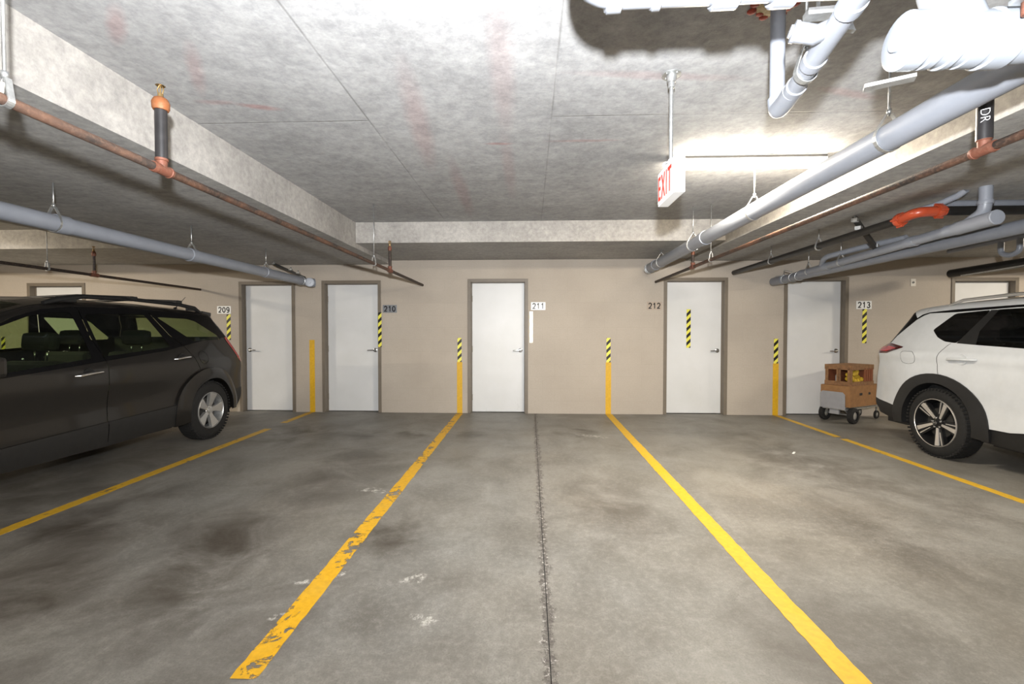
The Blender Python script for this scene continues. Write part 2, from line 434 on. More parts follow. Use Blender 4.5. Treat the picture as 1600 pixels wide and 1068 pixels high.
M['exitwhite'] = simple('white_sign_housing', (0.85, 0.85, 0.85), .35, var=.02)
M['haz'] = hazard('hazard_tape'); M['hazpale'] = hazard('reflective_tape', True)
M['line_wall'] = paint_line('yellow_wall_paint', 0, (0.66, 0.38, 0.012))
M['line_a'] = paint_line('yellow_line_scuffed', 0.425, (0.60, .35, .02))
M['line_b'] = paint_line('yellow_line_worn', 0.455)
M['line_c'] = paint_line('yellow_line_fresh', 0.345, (0.62, .365, .010))
M['line_d'] = paint_line('yellow_line_thin', 0.415, (0.62, .37, .02))
M['pvc'] = simple('grey_pvc', (0.235, 0.250, 0.285), .38, var=.06, scale=8)
M['pvc_light'] = simple('pale_grey_pvc', (0.25, 0.265, 0.30), .38, var=.05, scale=8)
M['pvc_dark'] = simple('dark_grey_pvc', (0.20, 0.212, 0.24), .38, var=.08, scale=8)
M['wrap'] = simple('white_pipe_jacket', (0.27, 0.29, 0.325), .45, var=.05, scale=5)
M['blackpipe'] = simple('black_iron_pipe', (0.016, 0.015, 0.014), .35, .3, var=.25)
M['rustpipe'] = rusty('rusty_iron_pipe', .50, (0.022, .018, .016), (0.12, .055, .032))
M['rustpipe_l'] = rusty('rusty_iron_pipe_light', .50, (0.045, .036, .032), (.14, .075, .05))
M['rustpipe_d'] = rusty('rusty_iron_pipe_dark', .34, (.03, .022, .018), (.12, .055, .03))
M['rust'] = rusty('rust_cast_fitting', .70, (0.05, .03, .022), (0.17, .06, .036))
M['orange'] = rusty('orange_primer_fitting', .85, (0.14, .06, .03), (0.26, .09, .03))
M['redcoup'] = simple('red_orange_coupling_paint', (0.34, 0.050, 0.018), .35, var=.12)
M['riserblack'] = simple('dark_grey_iron', (0.030, 0.028, 0.029), .4, .3, var=.3)
M['brass'] = simple('brass', (0.40, 0.27, 0.12), .35, .9)
M['chalk'] = simple('white_chalk', (0.85, 0.85, 0.85), .9, var=.02)
M['fixture'] = simple('white_enamel', (0.75, 0.75, 0.73), .4, var=.03)
M['diffuser'] = emis('lit_diffuser', (1.0, 0.95, 0.84), 9.0)
M['rubber'] = simple('tyre_rubber', (0.0085, 0.008, 0.0075), .85, var=.3, scale=30, bump=.5)
M['plastic'] = simple('black_plastic', (0.008, 0.008, 0.0085), .55, var=.2, scale=30)
M['plastic_g'] = simple('grey_black_plastic', (0.011, 0.011, 0.0115), .5, var=.15, scale=30)
M['glossblack'] = simple('gloss_black_trim', (0.005, 0.005, 0.0055), .25, var=.1, spec=.12)
M['seat'] = simple('dark_seat_cloth', (0.012, 0.012, 0.012), .9, var=.3, scale=50)
M['alloy'] = simple('silver_alloy', (0.55, 0.54, 0.52), .3, .7, var=.06)
M['machined'] = simple('machined_alloy', (0.66, 0.62, 0.57), .28, .6, var=.05)
M['darkrim'] = simple('dark_rim_paint', (0.014, 0.014, 0.015), .3, .3)
M['taillamp'] = simple('red_lamp_lens', (0.42, 0.012, 0.015), .12, var=.25, scale=25, coat=1.0)
M['lampdark'] = simple('dark_lamp_lens', (0.07, 0.006, 0.008), .12, var=.25, scale=25, coat=1.0)
M['headlamp'] = simple('clear_lamp_lens', (0.55, .57, .6), .1, .2, coat=1.0)
M['bpaint'] = car_paint('charcoal_car_paint', (0.0105, 0.0092, 0.0082), .25, .36, .12, .35)
M['wpaint'] = car_paint('white_car_paint', (0.58, 0.60, 0.62), 0.0, .35)
M['bglass'] = tinted_glass('green_tinted_glass', (0.62, .72, .52), .025)
M['pglass'] = tinted_glass('privacy_glass', (0.10, .095, .10), .035)
M['card'] = simple('brown_cardboard', (0.27, 0.135, 0.052), .8, var=.15, scale=14)
M['card_d'] = simple('reddish_cardboard', (0.20, 0.060, 0.022), .8, var=.15, scale=14)
M['cratewood'] = simple('brown_crate_wood', (0.21, 0.105, 0.045), .7, var=.35, scale=22)
M['mesh_y'] = simple('yellow_net_bag', (0.62, 0.40, 0.03), .7, var=.35, scale=60, bump=.8)
M['cartgrey'] = simple('grey_cart_paint', (0.27, 0.27, 0.285), .5, var=.06)
M['cream'] = simple('cream_box', (0.55, 0.50, 0.42), .7, var=.08)
M['paper'] = simple('white_paper_scrap', (0.8, 0.8, 0.78), .7, var=.02)
M['outlet'] = simple('ivory_plate', (0.66, 0.62, 0.55), .5, var=.03)
M['yellowpipe'] = simple('yellow_gas_pipe', (0.78, 0.47, 0.02), .45, var=.1)
M['seal'] = simple('red_firestop', (0.32, 0.05, 0.03), .8, var=.4, scale=40, bump=.6)
M['sealw'] = simple('mineral_wool_packing', (0.55, 0.44, 0.27), .9, var=.35, scale=60, bump=.8)

# ------------------------------------------------------------------ room shell
WY = 7.42
XL, XR, YB = -12.0, 12.0, -7.0
ZS, ZB = 2.775, 2.505
def struct(mb, name, mat, label=None, bevel=0):
    o = mb.build(name, mat, None, (0, 0, 0), bevel=bevel)
    return tag(o, label, None, None, 'structure')

fl_o = struct(MB().span((XL, YB, -0.20), (XR, WY + .25, -0.012)), 'floor', M['joint'], 'worn grey concrete garage floor')
JX, JY, G = 0.083, 5.87, 0.0022
for a, b in (((XL, YB), (JX - G, JY - G)), ((JX + G, YB), (XR, JY - G)), ((XL, JY + G), (JX - G, WY + .25)), ((JX + G, JY + G), (XR, WY + .25))):
    MB().span((a[0], a[1], -0.012), (b[0], b[1], 0.0)).build('floor_slab', M['floor'], fl_o)

struct(MB().span((-2.3, YB, ZS), (2.5, WY + .2, ZS + .25)), 'ceiling', M['ceil'], 'grey concrete ceiling slab over the empty stalls')
struct(MB().span((XL, YB, 2.72), (-5.32, WY + .2, 3.02)), 'ceiling', M['soffit'])
struct(MB().span((5.9, YB, ZS), (XR, WY + .2, 3.02)), 'ceiling', M['soffit'])
def beam(x0, x1, z0, y0=YB, y1=WY + .2, z1=3.0, name='ceiling_beam'):
    mb = MB().span((x0, y0, z0), (x1, y1, z1))
    for f in mb.bm.faces:
        f.normal_update()
    o = mb.build(name, [M['soffit'], M['beamface']], None, (0, 0, 0))
    for p in o.data.polygons: p.material_index = 0 if abs(p.normal.z) > .5 else 1
    return tag(o, None, None, None, 'structure')
beam(-5.32, -2.30, 2.44)
beam(2.50, 5.90, 2.468)
beam(-2.298, 2.498, ZB, 5.95)
beam(XL, -5.322, 2.462, 5.95)
beam(5.902, XR, 2.50, 5.95)

# back wall with door openings (frame outer x0, x1, top)
DOORS = [(-8.527, -7.507, 2.16), (-4.847, -3.897, 2.17), (-3.442, -2.451, 2.18), (-1.017, -0.03, 2.195), (2.150, 3.160, 2.20), (4.040, 5.036, 2.20), (6.600, 7.610, 2.18)]
wb = MB()
xs = XL
for (x0, x1, zt) in DOORS:
    wb.span((xs, WY, 0), (x0 + .02, WY + .2, 3.0)); wb.span((x0 + .02, WY, zt - .02), (x1 - .02, WY + .2, 3.0)); xs = x1 - .02
wb.span((xs, WY, 0), (XR, WY + .2, 3.0))
struct(wb, 'wall_back', M['wall'], 'beige painted block wall')
struct(MB().span((XL - .2, YB, 0), (XL, WY + .2, 3.0)), 'wall_left', M['wall'])
struct(MB().span((XR, YB, 0), (XR + .2, WY + .2, 3.0)), 'wall_right', M['wall'])
struct(MB().span((XL - .2, YB - .2, 0), (XR + .2, YB, 3.0)), 'wall_front', M['wall'])

HANDLE_LEFT = {1}
for i, (x0, x1, zt) in enumerate(DOORS):
    fw, lw = 0.052, 0.012
    lf = MB().span((x0 + fw + lw, WY + .085, .012), (x1 - fw - lw, WY + .13, zt - .062))
    d = lf.build('door_%d' % (i + 1), M['door'], None, (0, 0, 0), bevel=.002)
    tag(d, None, None, None, 'structure')
    f = MB()
    for s, xa in ((1, x0), (-1, x1)):
        f.span((xa, WY - .014, 0), (xa + s * fw, WY + .075, zt)); f.span((xa + s * .02, WY + .075, 0), (xa + s * (fw + lw - .002), WY + .19, zt - .02))
    f.span((x0 + fw, WY - .014, zt - fw), (x1 - fw, WY + .075, zt)); f.span((x0 + fw, WY + .075, zt - fw - lw + .002), (x1 - fw, WY + .19, zt - .02))
    f.build('door_frame', M['frame'], d, bevel=.003)
    # black sheet standing in for store-room darkness behind the leaf
    MB().span((x0 + .03, WY + .185, 0.0), (x1 - .03, WY + .20, zt - .03)).build('door_backing', M['plastic'], d)
    left = i in HANDLE_LEFT
    hx = x0 + fw + .075 if left else x1 - fw - .075
    s = 1 if left else -1
    y0 = WY + .085
    h = MB().lathe((hx, y0, 1.03), (0, -1, 0), [(0, .034), (.008, .034), (.013, .026), (.014, .014), (.05, .011)], n=20)
    h.tube([(hx, y0 - .045, 1.03), (hx + s * .03, y0 - .052, 1.03), (hx + s * .12, y0 - .046, 1.026)], [.012, .011, .009], n=10)
    h.build('door_handle', M['chrome'], d)
    if i == 2 or i == 3 or i == 4:
        pass
    hg = MB()
    hxx = (x1 - fw - lw) if left else (x0 + fw + lw)
    for zz in (0.25, 1.05, 1.88): hg.cyl((hxx, WY + .082, zz - .05), (hxx, WY + .082, zz + .05), .006, 8)
    hg.build('hinge', M['frame'], d)

# ------------------------------------------------------------------ fluorescent fittings
def fixture(x, y, z, label, rz=0, power=TUBE_W, side=.17):
    t = empty('ceiling_light', (x, y, z), label, 'ceiling light')
    MB().box((x, y, z - .02), (1.22, .12, .04), rz).build('housing', M['fixture'], t, bevel=.004)
    df = MB().box((x, y, z - .062), (1.19, .105, .044), rz).build('diffuser', M['diffuser'], t, bevel=.012)
    MB().box((x, y - .0635, z - .016), (1.21, .005, .016), rz).build('lens_seam', M['darksteel'], t)  # dark strip standing in for the unlit edge of the housing
    for e in (-1, 1):
        R = Matrix.Rotation(rz, 3, 'Z') @ Vector((e * .606, 0, 0))
        MB().box((x + R.x, y + R.y, z - .055), (.012, .115, .07), rz).build('end_cap', M['fixture'], t, bevel=.002)
    tube_light(x, y, z - .09, power, rz)
    # light thrown sideways and up by the wrap-around lens
    for sy in (-1, 1):
        l = tube_light(x, y + sy * .058 if rz == 0 else y, z - .055, power * side, rz)
        if rz != 0: l.location.x += sy * .058
        l.data.size_y = .04
        l.rotation_euler = (math.radians(sy * 100), 0, rz) if rz == 0 else (0, 0, 0)
        if rz != 0: l.rotation_euler = (math.radians(sy * 100), 0, rz)
    return t
fixture(1.79, 3.86, ZS, 'lit fluorescent strip light on the ceiling behind the exit sign')
fixture(-8.2, 4.05, 2.72, 'lit fluorescent strip light over the far left stalls', power=TUBE_W * 1.5)
fixture(8.3, 5.0, ZS, 'lit fluorescent strip light over the far right stalls', power=TUBE_W * .9)
fixture(-0.4, -2.6, ZS, 'lit fluorescent strip light over the aisle behind the camera', power=TUBE_W * 1.25, side=.03)  # aisle row of fittings added out of view for ambient fill
fixture(-8.2, -2.6, 2.72, 'lit fluorescent strip light over the aisle far to the left', power=TUBE_W, side=.03)
fixture(8.3, -2.6, ZS, 'lit fluorescent strip light over the aisle far to the right', power=TUBE_W, side=.03)

# ------------------------------------------------------------------ painted lines
def floor_line(p0, p1, w, mat, label, gaps=()):
    """ragged painted strip laid on the floor, from p0 to p1"""
    mb = MB(); P0, P1 = Vector((*p0, 0)), Vector((*p1, 0)); d = (P1 - P0); L = d.length; u = d.normalized(); nrm = Vector((-u.y, u.x, 0))
    n = int(L / .05); prev = None
    for i in range(n + 1):
        t = i / n * L
        if any(a < t < b for a, b in gaps): prev = None; continue
        j1, j2 = random.uniform(-.003, .003), random.uniform(-.003, .003)
        q = [P0 + u * t + nrm * (w / 2 + j1), P0 + u * t - nrm * (w / 2 + j2)]
        cur = [mb.bm.verts.new((v.x, v.y, z)) for v in q for z in (.0005, .0022)]
        if prev:
            mb.bm.faces.new([prev[1], prev[3], cur[3], cur[1]]); mb.bm.faces.new([prev[0], prev[1], cur[1], cur[0]]); mb.bm.faces.new([prev[2], cur[2], cur[3], prev[3]])
        prev = cur
    o = mb.build('painted_line', mat, None, (0, 0, 0))
    c = (P0 + P1) / 2; o.data.transform(Matrix.Translation((-c.x, -c.y, 0))); o.location = (c.x, c.y, 0)
    return tag(o, label, 'floor line')
floor_line((-3.63, WY - .02), (-3.50, 1.6), .10, M['line_a'], 'scuffed yellow floor line beside the dark car', gaps=((.95, 1.30),))
floor_line((-1.148, WY - .02), (-1.105, 1.68), .105, M['line_b'], 'worn yellow floor line with flaking paint left of the floor joint')
floor_line((1.275, WY - .02), (1.245, 1.2), .105, M['line_c'], 'solid bright yellow floor line right of the floor joint')
floor_line((3.93, WY - .02), (3.85, 1.6), .085, M['line_d'], 'thin yellow floor line beside the white car', gaps=((1.52, 1.60),))

def wall_stripe(x, z0, z1, label, w=.088):
    o = MB().span((x - w / 2, WY - .003, z0), (x + w / 2, WY + .001, z1)).build('wall_stripe', M['line_wall'], None, (x, WY, z0))
    return tag(o, label, 'wall stripe')
wall_stripe(-3.615, 0, 1.20, 'yellow stripe painted up the wall between doors 209 and 210')
wall_stripe(-1.152, 0, .84, 'yellow wall stripe below black and yellow tape, left of door 211')
wall_stripe(1.272, 0, .84, 'yellow wall stripe below black and yellow tape, midway between doors 211 and 212')
wall_stripe(3.925, 0, .83, 'yellow wall stripe below black and yellow tape, beside door 213')
def tape(x, z0, z1, label, mat=None, y=WY, w=.066, ph=0):
    o = MB().span((x - w / 2, y - .003, z0), (x + w / 2, y + .0005, z1)).build('hazard_tape', mat or M['haz'], None, (x, y, z0))
    return tag(o, label, 'hazard tape')
tape(-1.152, .84, 1.235, 'black and yellow tape topping the yellow stripe left of door 211')
tape(1.272, .84, 1.235, 'black and yellow tape topping the yellow stripe between doors 211 and 212')
tape(3.925, .83, 1.225, 'black and yellow tape topping the yellow stripe beside door 213')
tape(-5.03, 1.20, 1.625, 'black and yellow tape strip below the 209 plate, behind the dark car tail')
tape(-2.468, 1.085, 1.655, 'black and yellow tape strip down the right frame of door 210', y=WY - .0145, w=.056)
tape(.022, 1.155, 1.665, 'pale silvery reflective tape strip below the 211 number plate', M['hazpale'], w=.055)
tape(2.575, 1.075, 1.70, 'black and yellow tape strip on the white leaf of door 212', y=WY + .084)
tape(5.29, 1.155, 1.695, 'black and yellow tape strip on the wall above the boxes and below plate 213')
tape(-8.98, 1.02, 1.25, 'short black and yellow tape seen through the dark car window')

def _arc(cx, cy, rx, ry, a0, a1, n=10):
    return [(cx + rx * math.cos(math.radians(a0 + (a1 - a0) * k / n)), cy + ry * math.sin(math.radians(a0 + (a1 - a0) * k / n))) for k in range(n + 1)]
GLYPH = {
    '0': [_arc(.5, .5, .42, .44, 0, 360, 18)],
    '1': [[(.20, .74), (.42, .82), (.58, .97), (.58, .03)]],
    '2': [_arc(.5, .70, .40, .26, 170, -20, 10) + [(.62, .36), (.12, .07), (.92, .07)]],
    '3': [_arc(.47, .73, .36, .23, 155, -80, 10) + _arc(.47, .28, .41, .24, 80, -160, 12)],
    '9': [_arc(.5, .68, .40, .27, 0, 360, 16), _arc(.42, .42, .50, .36, 30, -120, 10)],
}
def number_plate(x, z, txt, label, plate='plate', ink='ink', w=.235, h=.128, back=True):
    t = empty('number_plate', (x, WY, z), label, 'number sign')
    MB().box((x, WY - .003, z), (w, .006, h)).build('plate', M[plate], t, bevel=.001)
    dm = MB(); st = .0155; dw, dh = .052, .092
    for k, ch in enumerate(txt):
        for path in GLYPH[ch]:
            pts = [(p[0] * dw + (k - 1) * .068 - dw / 2, p[1] * dh - dh / 2) for p in path]
            for a, b2 in zip(pts[:-1], pts[1:]):
                dd = Vector((b2[0] - a[0], 0, b2[1] - a[1])); ln = dd.length; dd.normalize(); up_ = Vector((-dd.z, 0, dd.x))
                dm.box((x + (a[0] + b2[0]) / 2, WY - .0068, z + (a[1] + b2[1]) / 2), (ln, st, .0016), M=Matrix((dd, up_, Vector((0, 1, 0)))).transposed())
            for p in pts[1:-1]: dm.cyl((x + p[0], WY - .006, z + p[1]), (x + p[0], WY - .0076, z + p[1]), st / 2, 10)
    dm.build('numerals', M[ink], t)
number_plate(-5.105, 1.700, '209', 'white plate with black numerals 209 above the dark car tail')
number_plate(-2.305, 1.712, '210', 'shaded grey plate with black numerals 210 beside the taped door frame', plate='plate_grey')
number_plate(.135, 1.752, '211', 'white plate with grey numerals 211 in the middle of the wall', ink='ink_grey')
number_plate(2.00, 1.752, '212', 'wall-coloured plate with black numerals 212 left of its door', plate='plate_tan')
number_plate(5.275, 1.758, '213', 'white plate with black numerals 213 on the right')
t = empty('wall_outlet', (6.02, WY, 2.11), 'small ivory wall plate high on the wall between door 213 and the white car', 'outlet')
MB().box((6.02, WY - .004, 2.11), (.075, .008, .115)).build('plate', M['outlet'], t, bevel=.002)
MB().cyl((6.02, WY - .006, 2.11), (6.02, WY - .014, 2.11), .017, 12).build('socket', M['ink'], t)
tag(MB().box((2.905, 5.10, .004), (.085, .02, .006), .9).build('paper_scrap', M['paper'], None, (2.905, 5.10, .001)), 'tiny white paper scrap on the floor near the thin yellow line', 'litter')

# ------------------------------------------------------------------ pipes
def hanger(par, p, r, ztop, mat='galv', dirv=(0, 1, 0), nut=True):
    """clevis hanger round a pipe at p: strap loop, bolt and threaded rod up to the slab"""
    p = Vector(p); d = Vector(dirv).normalized(); sd = Vector((-d.y, d.x, 0))
    mb = MB(); R = r + .004
    pts = []
    for k in range(-6, 7):
        a = -PI / 2 + k / 6 * (PI * .60); pts.append(p + sd * (math.cos(a) * R) + Vector((0, 0, math.sin(a) * R)))
    top = p + Vector((0, 0, r + .055))
    pts = [top - sd * .012 + Vector((0, 0, .0))] + pts[::1] + [top + sd * .012]
    pts[1:-1] = sorted(pts[1:-1], key=lambda q: math.atan2(-(q - p).dot(sd), -(q - p).z))[::-1] if False else pts[1:-1]
    # order from left shoulder, under the pipe, to right shoulder
    loop = [p + sd * (-math.sin(t) * R) + Vector((0, 0, -math.cos(t) * R)) for t in [PI * .62 - k / 12 * PI * 1.24 for k in range(13)]]
    path = [top - sd * .012] + loop + [top + sd * .012]
    for a, b in zip(path[:-1], path[1:]):
        mb.bar(a, b, .022 if abs((b - a).normalized().z) < 2 else .022, .004)
    h = mb.build('hanger', M[mat], par)
    MB().cyl(top - Vector((0, 0, .012)), (top.x, top.y, ztop), .0055, 8).cyl((top.x, top.y, top.z), (top.x, top.y, top.z + .022), .011, 8).build('hanger_rod', M[mat], h)
    return h

def sprinkler_line(name, X0, p_wall, p_out, r, tees, hangers, label, mats, ztop_riser=2.47, zt=None):
    """horizontal sprinkler branch from wall towards the camera, with upright heads"""
    a, b = Vector(p_wall), Vector(p_out); d = (b - a).normalized()
    t = empty(name, a, label, 'sprinkler pipe')
    at = lambda y: a + (b - a) * ((y - a.y) / (b.y - a.y))
    cuts = sorted([y for y, *_ in tees], reverse=True)
    ys = [a.y] + cuts + [b.y]
    for k in range(len(ys) - 1):
        MB().cyl(at(ys[k]), at(ys[k + 1]), r, 16).build('pipe_run', M[mats[min(k, len(mats) - 1)]], t)
    for (y, zt, big) in tees:
        p = at(y); s = big
        mb = MB().tube([p - d * .055, p - d * .04, p - d * .038, p + d * .038, p + d * .04, p + d * .055], [r * 1.25, r * 1.42, r * 1.28, r * 1.28, r * 1.42, r * 1.25], 16)
        mb.tube([p, p + Vector((0, 0, .040)), p + Vector((0, 0, .042)), p + Vector((0, 0, .052))], [r * 1.2, r * 1.25, r * 1.45, r * 1.45], 16)
        mb.build('tee', M['rust'], t)
        MB().cyl(p + Vector((0, 0, .045)), (p.x, p.y, zt - .085), r * 1.02 * s, 16).build('riser', M['riserblack'] if s > .9 else M['rustpipe_d'], t)
        MB().lathe((p.x, p.y, zt - .125), (0, 0, 1), [(0, 0), (0, r * 1.25 * s), (.012, r * 1.45 * s), (.035, r * 1.5 * s), (.055, r * 1.15 * s), (.062, r * .7 * s), (.062, 0)], 18).build('reducer', M['orange'] if s > .9 else M['rust'], t)
        h = MB().cyl((p.x, p.y, zt - .065), (p.x, p.y, zt - .045), .012, 8)
        for sx in (-1, 1):
            h.tube([(p.x + sx * .010, p.y, zt - .046), (p.x + sx * .016, p.y, zt - .025), (p.x + sx * .004, p.y, zt - .004)], .0028, 6)
        h.lathe((p.x, p.y, zt - .004), (0, 0, 1), [(0, 0), (0, .012), (-.004, .020), (-.003, .021), (.002, .012), (.002, 0)], 14)
        h.cyl((p.x, p.y, zt - .045), (p.x, p.y, zt - .004), .003, 6)
        h.build('sprinkler_head', M['brass'], t)
    for (y, zt2) in hangers:
        hanger(t, at(y), r, zt2)
    return t
RA = .0195
sprinkler_line('sprinkler_pipe', -1.78, (-1.758, WY - .005, 2.10), (-1.80, -1.0, 2.135), RA, [(5.70, 2.482, .8), (2.157, 2.530, 1.3)], [(5.12, ZS), (1.50, ZS)],
               'rusty sprinkler pipe with two upright heads below the left ceiling beam', ['rustpipe_d', 'rustpipe', 'rustpipe_l'])
sprinkler_line('sprinkler_pipe', -5.5, (-5.506, WY - .005, 2.04), (-5.50, -1.0, 2.09), .018, [(5.56, 2.415, .9)], [(5.0, 2.72)],
               'thin dark sprinkler pipe at far left above the dark car', ['rustpipe_d', 'rustpipe_d'])
sprinkler_line('sprinkler_pipe', 2.07, (2.02, WY - .005, 2.136), (2.105, -.6, 2.185), RA, [(5.80, 2.42, .8), (2.185, 2.60, 1.5)], [(5.25, ZS)],
               'rusty sprinkler pipe running under the right ceiling beam, chalk marked riser', ['rustpipe_d', 'rustpipe', 'rustpipe'])
# chalk lettering on the near right riser
par = bpy.data.objects.get('sprinkler_pipe.002') 
me = text_mesh("DR", .048, .001, -.0012)
kk = (2.185 - WY) / (-.6 - WY); Pr = Vector((2.02 + .085 * kk, 2.185, 2.315)); vdir = (Vector((0, 0, 1.337)) - Pr); vdir.z = 0; vdir.normalize()
dn = Vector((0, 0, -1)); rt = vdir.cross(dn)
RM = Matrix((dn.to_tuple() + (0,), rt.to_tuple() + (0,), vdir.to_tuple() + (0,), (0, 0, 0, 1))).transposed()
me.transform(Matrix.Translation(Pr + vdir * .0318) @ RM)
ch_o = link_mesh('chalk_lettering', me, M['chalk'], par)

def coupling(mb, p, d, r, L=.05):
    p, d = Vector(p), Vector(d).normalized()
    mb.tube([p - d * L, p - d * (L - .004), p + d * (L - .004), p + d * L], [r, r * 1.12, r * 1.12, r], 20)
def drain(name, pts, r, mat, label, couplings=(), hangers=(), fillet=.07, cat='drain pipe'):
    t = empty(name, pts[0], label, cat)
    MB().tube(pts, r, 22, fillet=fillet).build('pipe_run', M[mat], t)
    for (p, d) in couplings:
        mb = MB(); coupling(mb, p, d, r); mb.build('coupling', M[mat], t)
    for (p, z, dv) in hangers: hanger(t, p, r, z, dirv=dv)
    return t
Yd = (0, 1, 0)
lerp = lambda a, b, y: tuple(a[i] + (b[i] - a[i]) * (y - a[1]) / (b[1] - a[1]) for i in range(3))
# left grey drain
a, b = (-3.51, 7.10, 2.117), (-3.53, -1.5, 2.17)
tB = drain('drain_pipe', [a, b], .062, 'pvc', 'long grey drain pipe hung above the dark car', [(lerp(a, b, 3.3), Yd), (lerp(a, b, 4.62), Yd), (lerp(a, b, 5.95), Yd)], [(lerp(a, b, 3.25), 2.44, Yd), (lerp(a, b, 4.62), 2.44, Yd), (lerp(a, b, 5.95), 2.44, Yd)])
MB().tube([(-3.51, 7.10, 2.117), (-3.50, 7.16, 2.117), (-3.46, 7.2, 2.12)], [.068, .075, .066], 22).build('end_fitting', M['pvc'], tB)
MB().lathe((-3.405, 6.93, 2.10), (.45, -1, -.05), [(-.12, .058), (0, .064), (.014, .068), (.016, .055), (.016, .020), (.03, .018), (.03, 0)], 24).build('cleanout_plug', M['pvc_light'], tB)
mb = MB().bar((-4.0, 7.0, 2.395), (-3.50, 6.97, 2.175), .04, .035)
mb.build('brace_strut', M['darksteel'], tB)
for q in ((-3.72, 6.97, 2.285), (-3.60, 6.965, 2.235), (-4.0, 6.99, 2.385)):
    MB().cyl(q, (q[0], q[1], q[2] + .05), .012, 8).box((q[0], q[1], q[2] + .012), (.05, .05, .012)).build('strut_bolt', M['galv'], tB)
MB().torus((-3.51, 6.86, 2.12), Yd, .068, .006).build('band_clamp', M['galv'], tB)

# right large grey drain
a, b = (1.87, 7.28, 2.325), (1.905, -1.2, 2.385)
tD = drain('drain_pipe', [a, b], .070, 'pvc', 'large grey drain pipe slanting over the right stall beside the exit sign', [(lerp(a, b, 6.9), Yd), (lerp(a, b, 5.0), Yd)],
           [(lerp(a, b, 3.93), ZS, Yd), (lerp(a, b, 5.35), ZS, Yd), (lerp(a, b, 2.5), ZS, Yd), (lerp(a, b, 6.6), ZB, Yd)])
MB().lathe((1.87, 7.28, 2.325), (0, 1, 0), [(-.05, .071), (-.05, .078), (.02, .078), (.03, .06), (.03, .0)], 24).build('end_cap', M['galv'], tD)
MB().torus((1.87, 7.16, 2.325), Yd, .075, .005).build('band_clamp', M['galv'], tD)

# black iron pipe with red coupling
tF = empty('iron_pipe', (3.31, WY - .1, 2.29), 'black iron pipe with a bright red-orange elbow coupling above the white car', 'water pipe')
MB().tube([(3.20, 7.30, 2.262), (3.20, 4.08, 2.30)], .036, 16).build('pipe_run', M['blackpipe'], tF)
MB().tube([(3.38, 3.92, 2.333), (5.85, 3.92, 2.335)], .038, 16).build('cross_run', M['blackpipe'], tF)
MB().tube([(3.20, 4.13, 2.30), (3.20, 3.92, 2.325), (3.42, 3.92, 2.333)], .041, 18, fillet=.07).build('elbow_coupling', M['redcoup'], tF)
for p, d in (((3.20, 4.09, 2.30), (0, 1, 0)), ((3.375, 3.92, 2.333), (1, 0, 0))):
    mb = MB().lathe(p, d, [(-.026, .03), (-.026, .050), (-.014, .056), (.014, .056), (.026, .050), (.026, .03)], 20)
    dv = Vector(d); sd = Vector((-dv.y, dv.x, 0))
    for q in (sd, -sd, Vector((0, 0, 1)), Vector((0, 0, -1))):
        mb.cyl(Vector(p) + q * .052 - dv * .03, Vector(p) + q * .052 + dv * .03, .011, 8)
    mb.build('coupling_clamp', M['redcoup'], tF)
hanger(tF, (3.20, 5.2, 2.277), .036, 2.468); hanger(tF, (3.20, 6.2, 2.27), .036, 2.468)

# grey drain with capped tee and riser
a, b = (3.84, 7.0, 2.14), (3.52, 3.62, 2.20)
tG = drain('drain_pipe', [a, b], .044, 'pvc', 'pair of joined grey drains with a round capped end and riser, over the white car', [(lerp(a, b, 4.0), Yd), (lerp(a, b, 4.45), Yd), (lerp(a, b, 5.9), Yd), (lerp(a, b, 6.5), Yd)],
           [(lerp(a, b, 5.6), 2.468, Yd), (lerp(a, b, 6.35), 2.468, Yd)])
MB().tube([lerp(a, b, 3.95), lerp(a, b, 3.60)], .055, 24).build('tee_body', M['pvc'], tG)
MB().lathe(lerp(a, b, 3.60), (-.05, -1, 0), [(0, .055), (.008, .057), (.014, .052), (.016, .0)], 24).build('end_cap', M['pvc_light'], tG)
MB().tube([(3.545, 3.86, 2.21), (3.56, 3.74, 2.275), (3.555, 3.72, 2.34), (3.555, 3.72, 2.469)], .042, 20, fillet=.05).build('riser', M['pvc'], tG)
MB().tube([(3.555, 3.72, 2.33), (3.555, 3.72, 2.345), (3.555, 3.72, 2.36)], [.048, .05, .048], 20).build('riser_collar', M['pvc'], tG)
MB().tube([(3.76, 6.05, 2.16), (3.66, 5.85, 2.26), (3.80, 5.3, 2.30), (3.9, 4.9, 2.31)], .032, 16, fillet=.1).build('branch', M['pvc'], tG)
MB().bar((3.16, 4.59, 2.44), (3.63, 4.95, 2.215), .042, .035).build('brace_strut', M['darksteel'], tG)
for q in ((3.16, 4.58, 2.42), (3.25, 4.66, 2.36), (3.62, 4.94, 2.235)): MB().box(q, (.06, .05, .035), .7).cyl(q, (q[0], q[1], q[2] + .045), .009, 8).build('strut_bolt', M['galv'], tG)
# lower large grey drain
a, b = (3.80, 7.20, 2.115), (3.88, -1.0, 2.21)
tG2 = tG
MB().tube([a, b], .056, 22).build('main_run', M['pvc_dark'], tG)
MB().tube([(3.80, 7.0, 2.117), (3.80, 7.28, 2.114)], .064, 20).build('end_fitting', M['pvc_dark'], tG2)
mb = MB()
for yy in (6.6, 6.75, 6.95): mb.torus(lerp(a, b, yy), (.25, 1, .2), .062, .006)
mb.tube([(3.76, 6.7, 2.19), (3.70, 6.8, 2.23), (3.78, 6.95, 2.18), (3.72, 7.1, 2.17)], .007, 8)
mb.build('band_clamp', M['galv'], tG2)
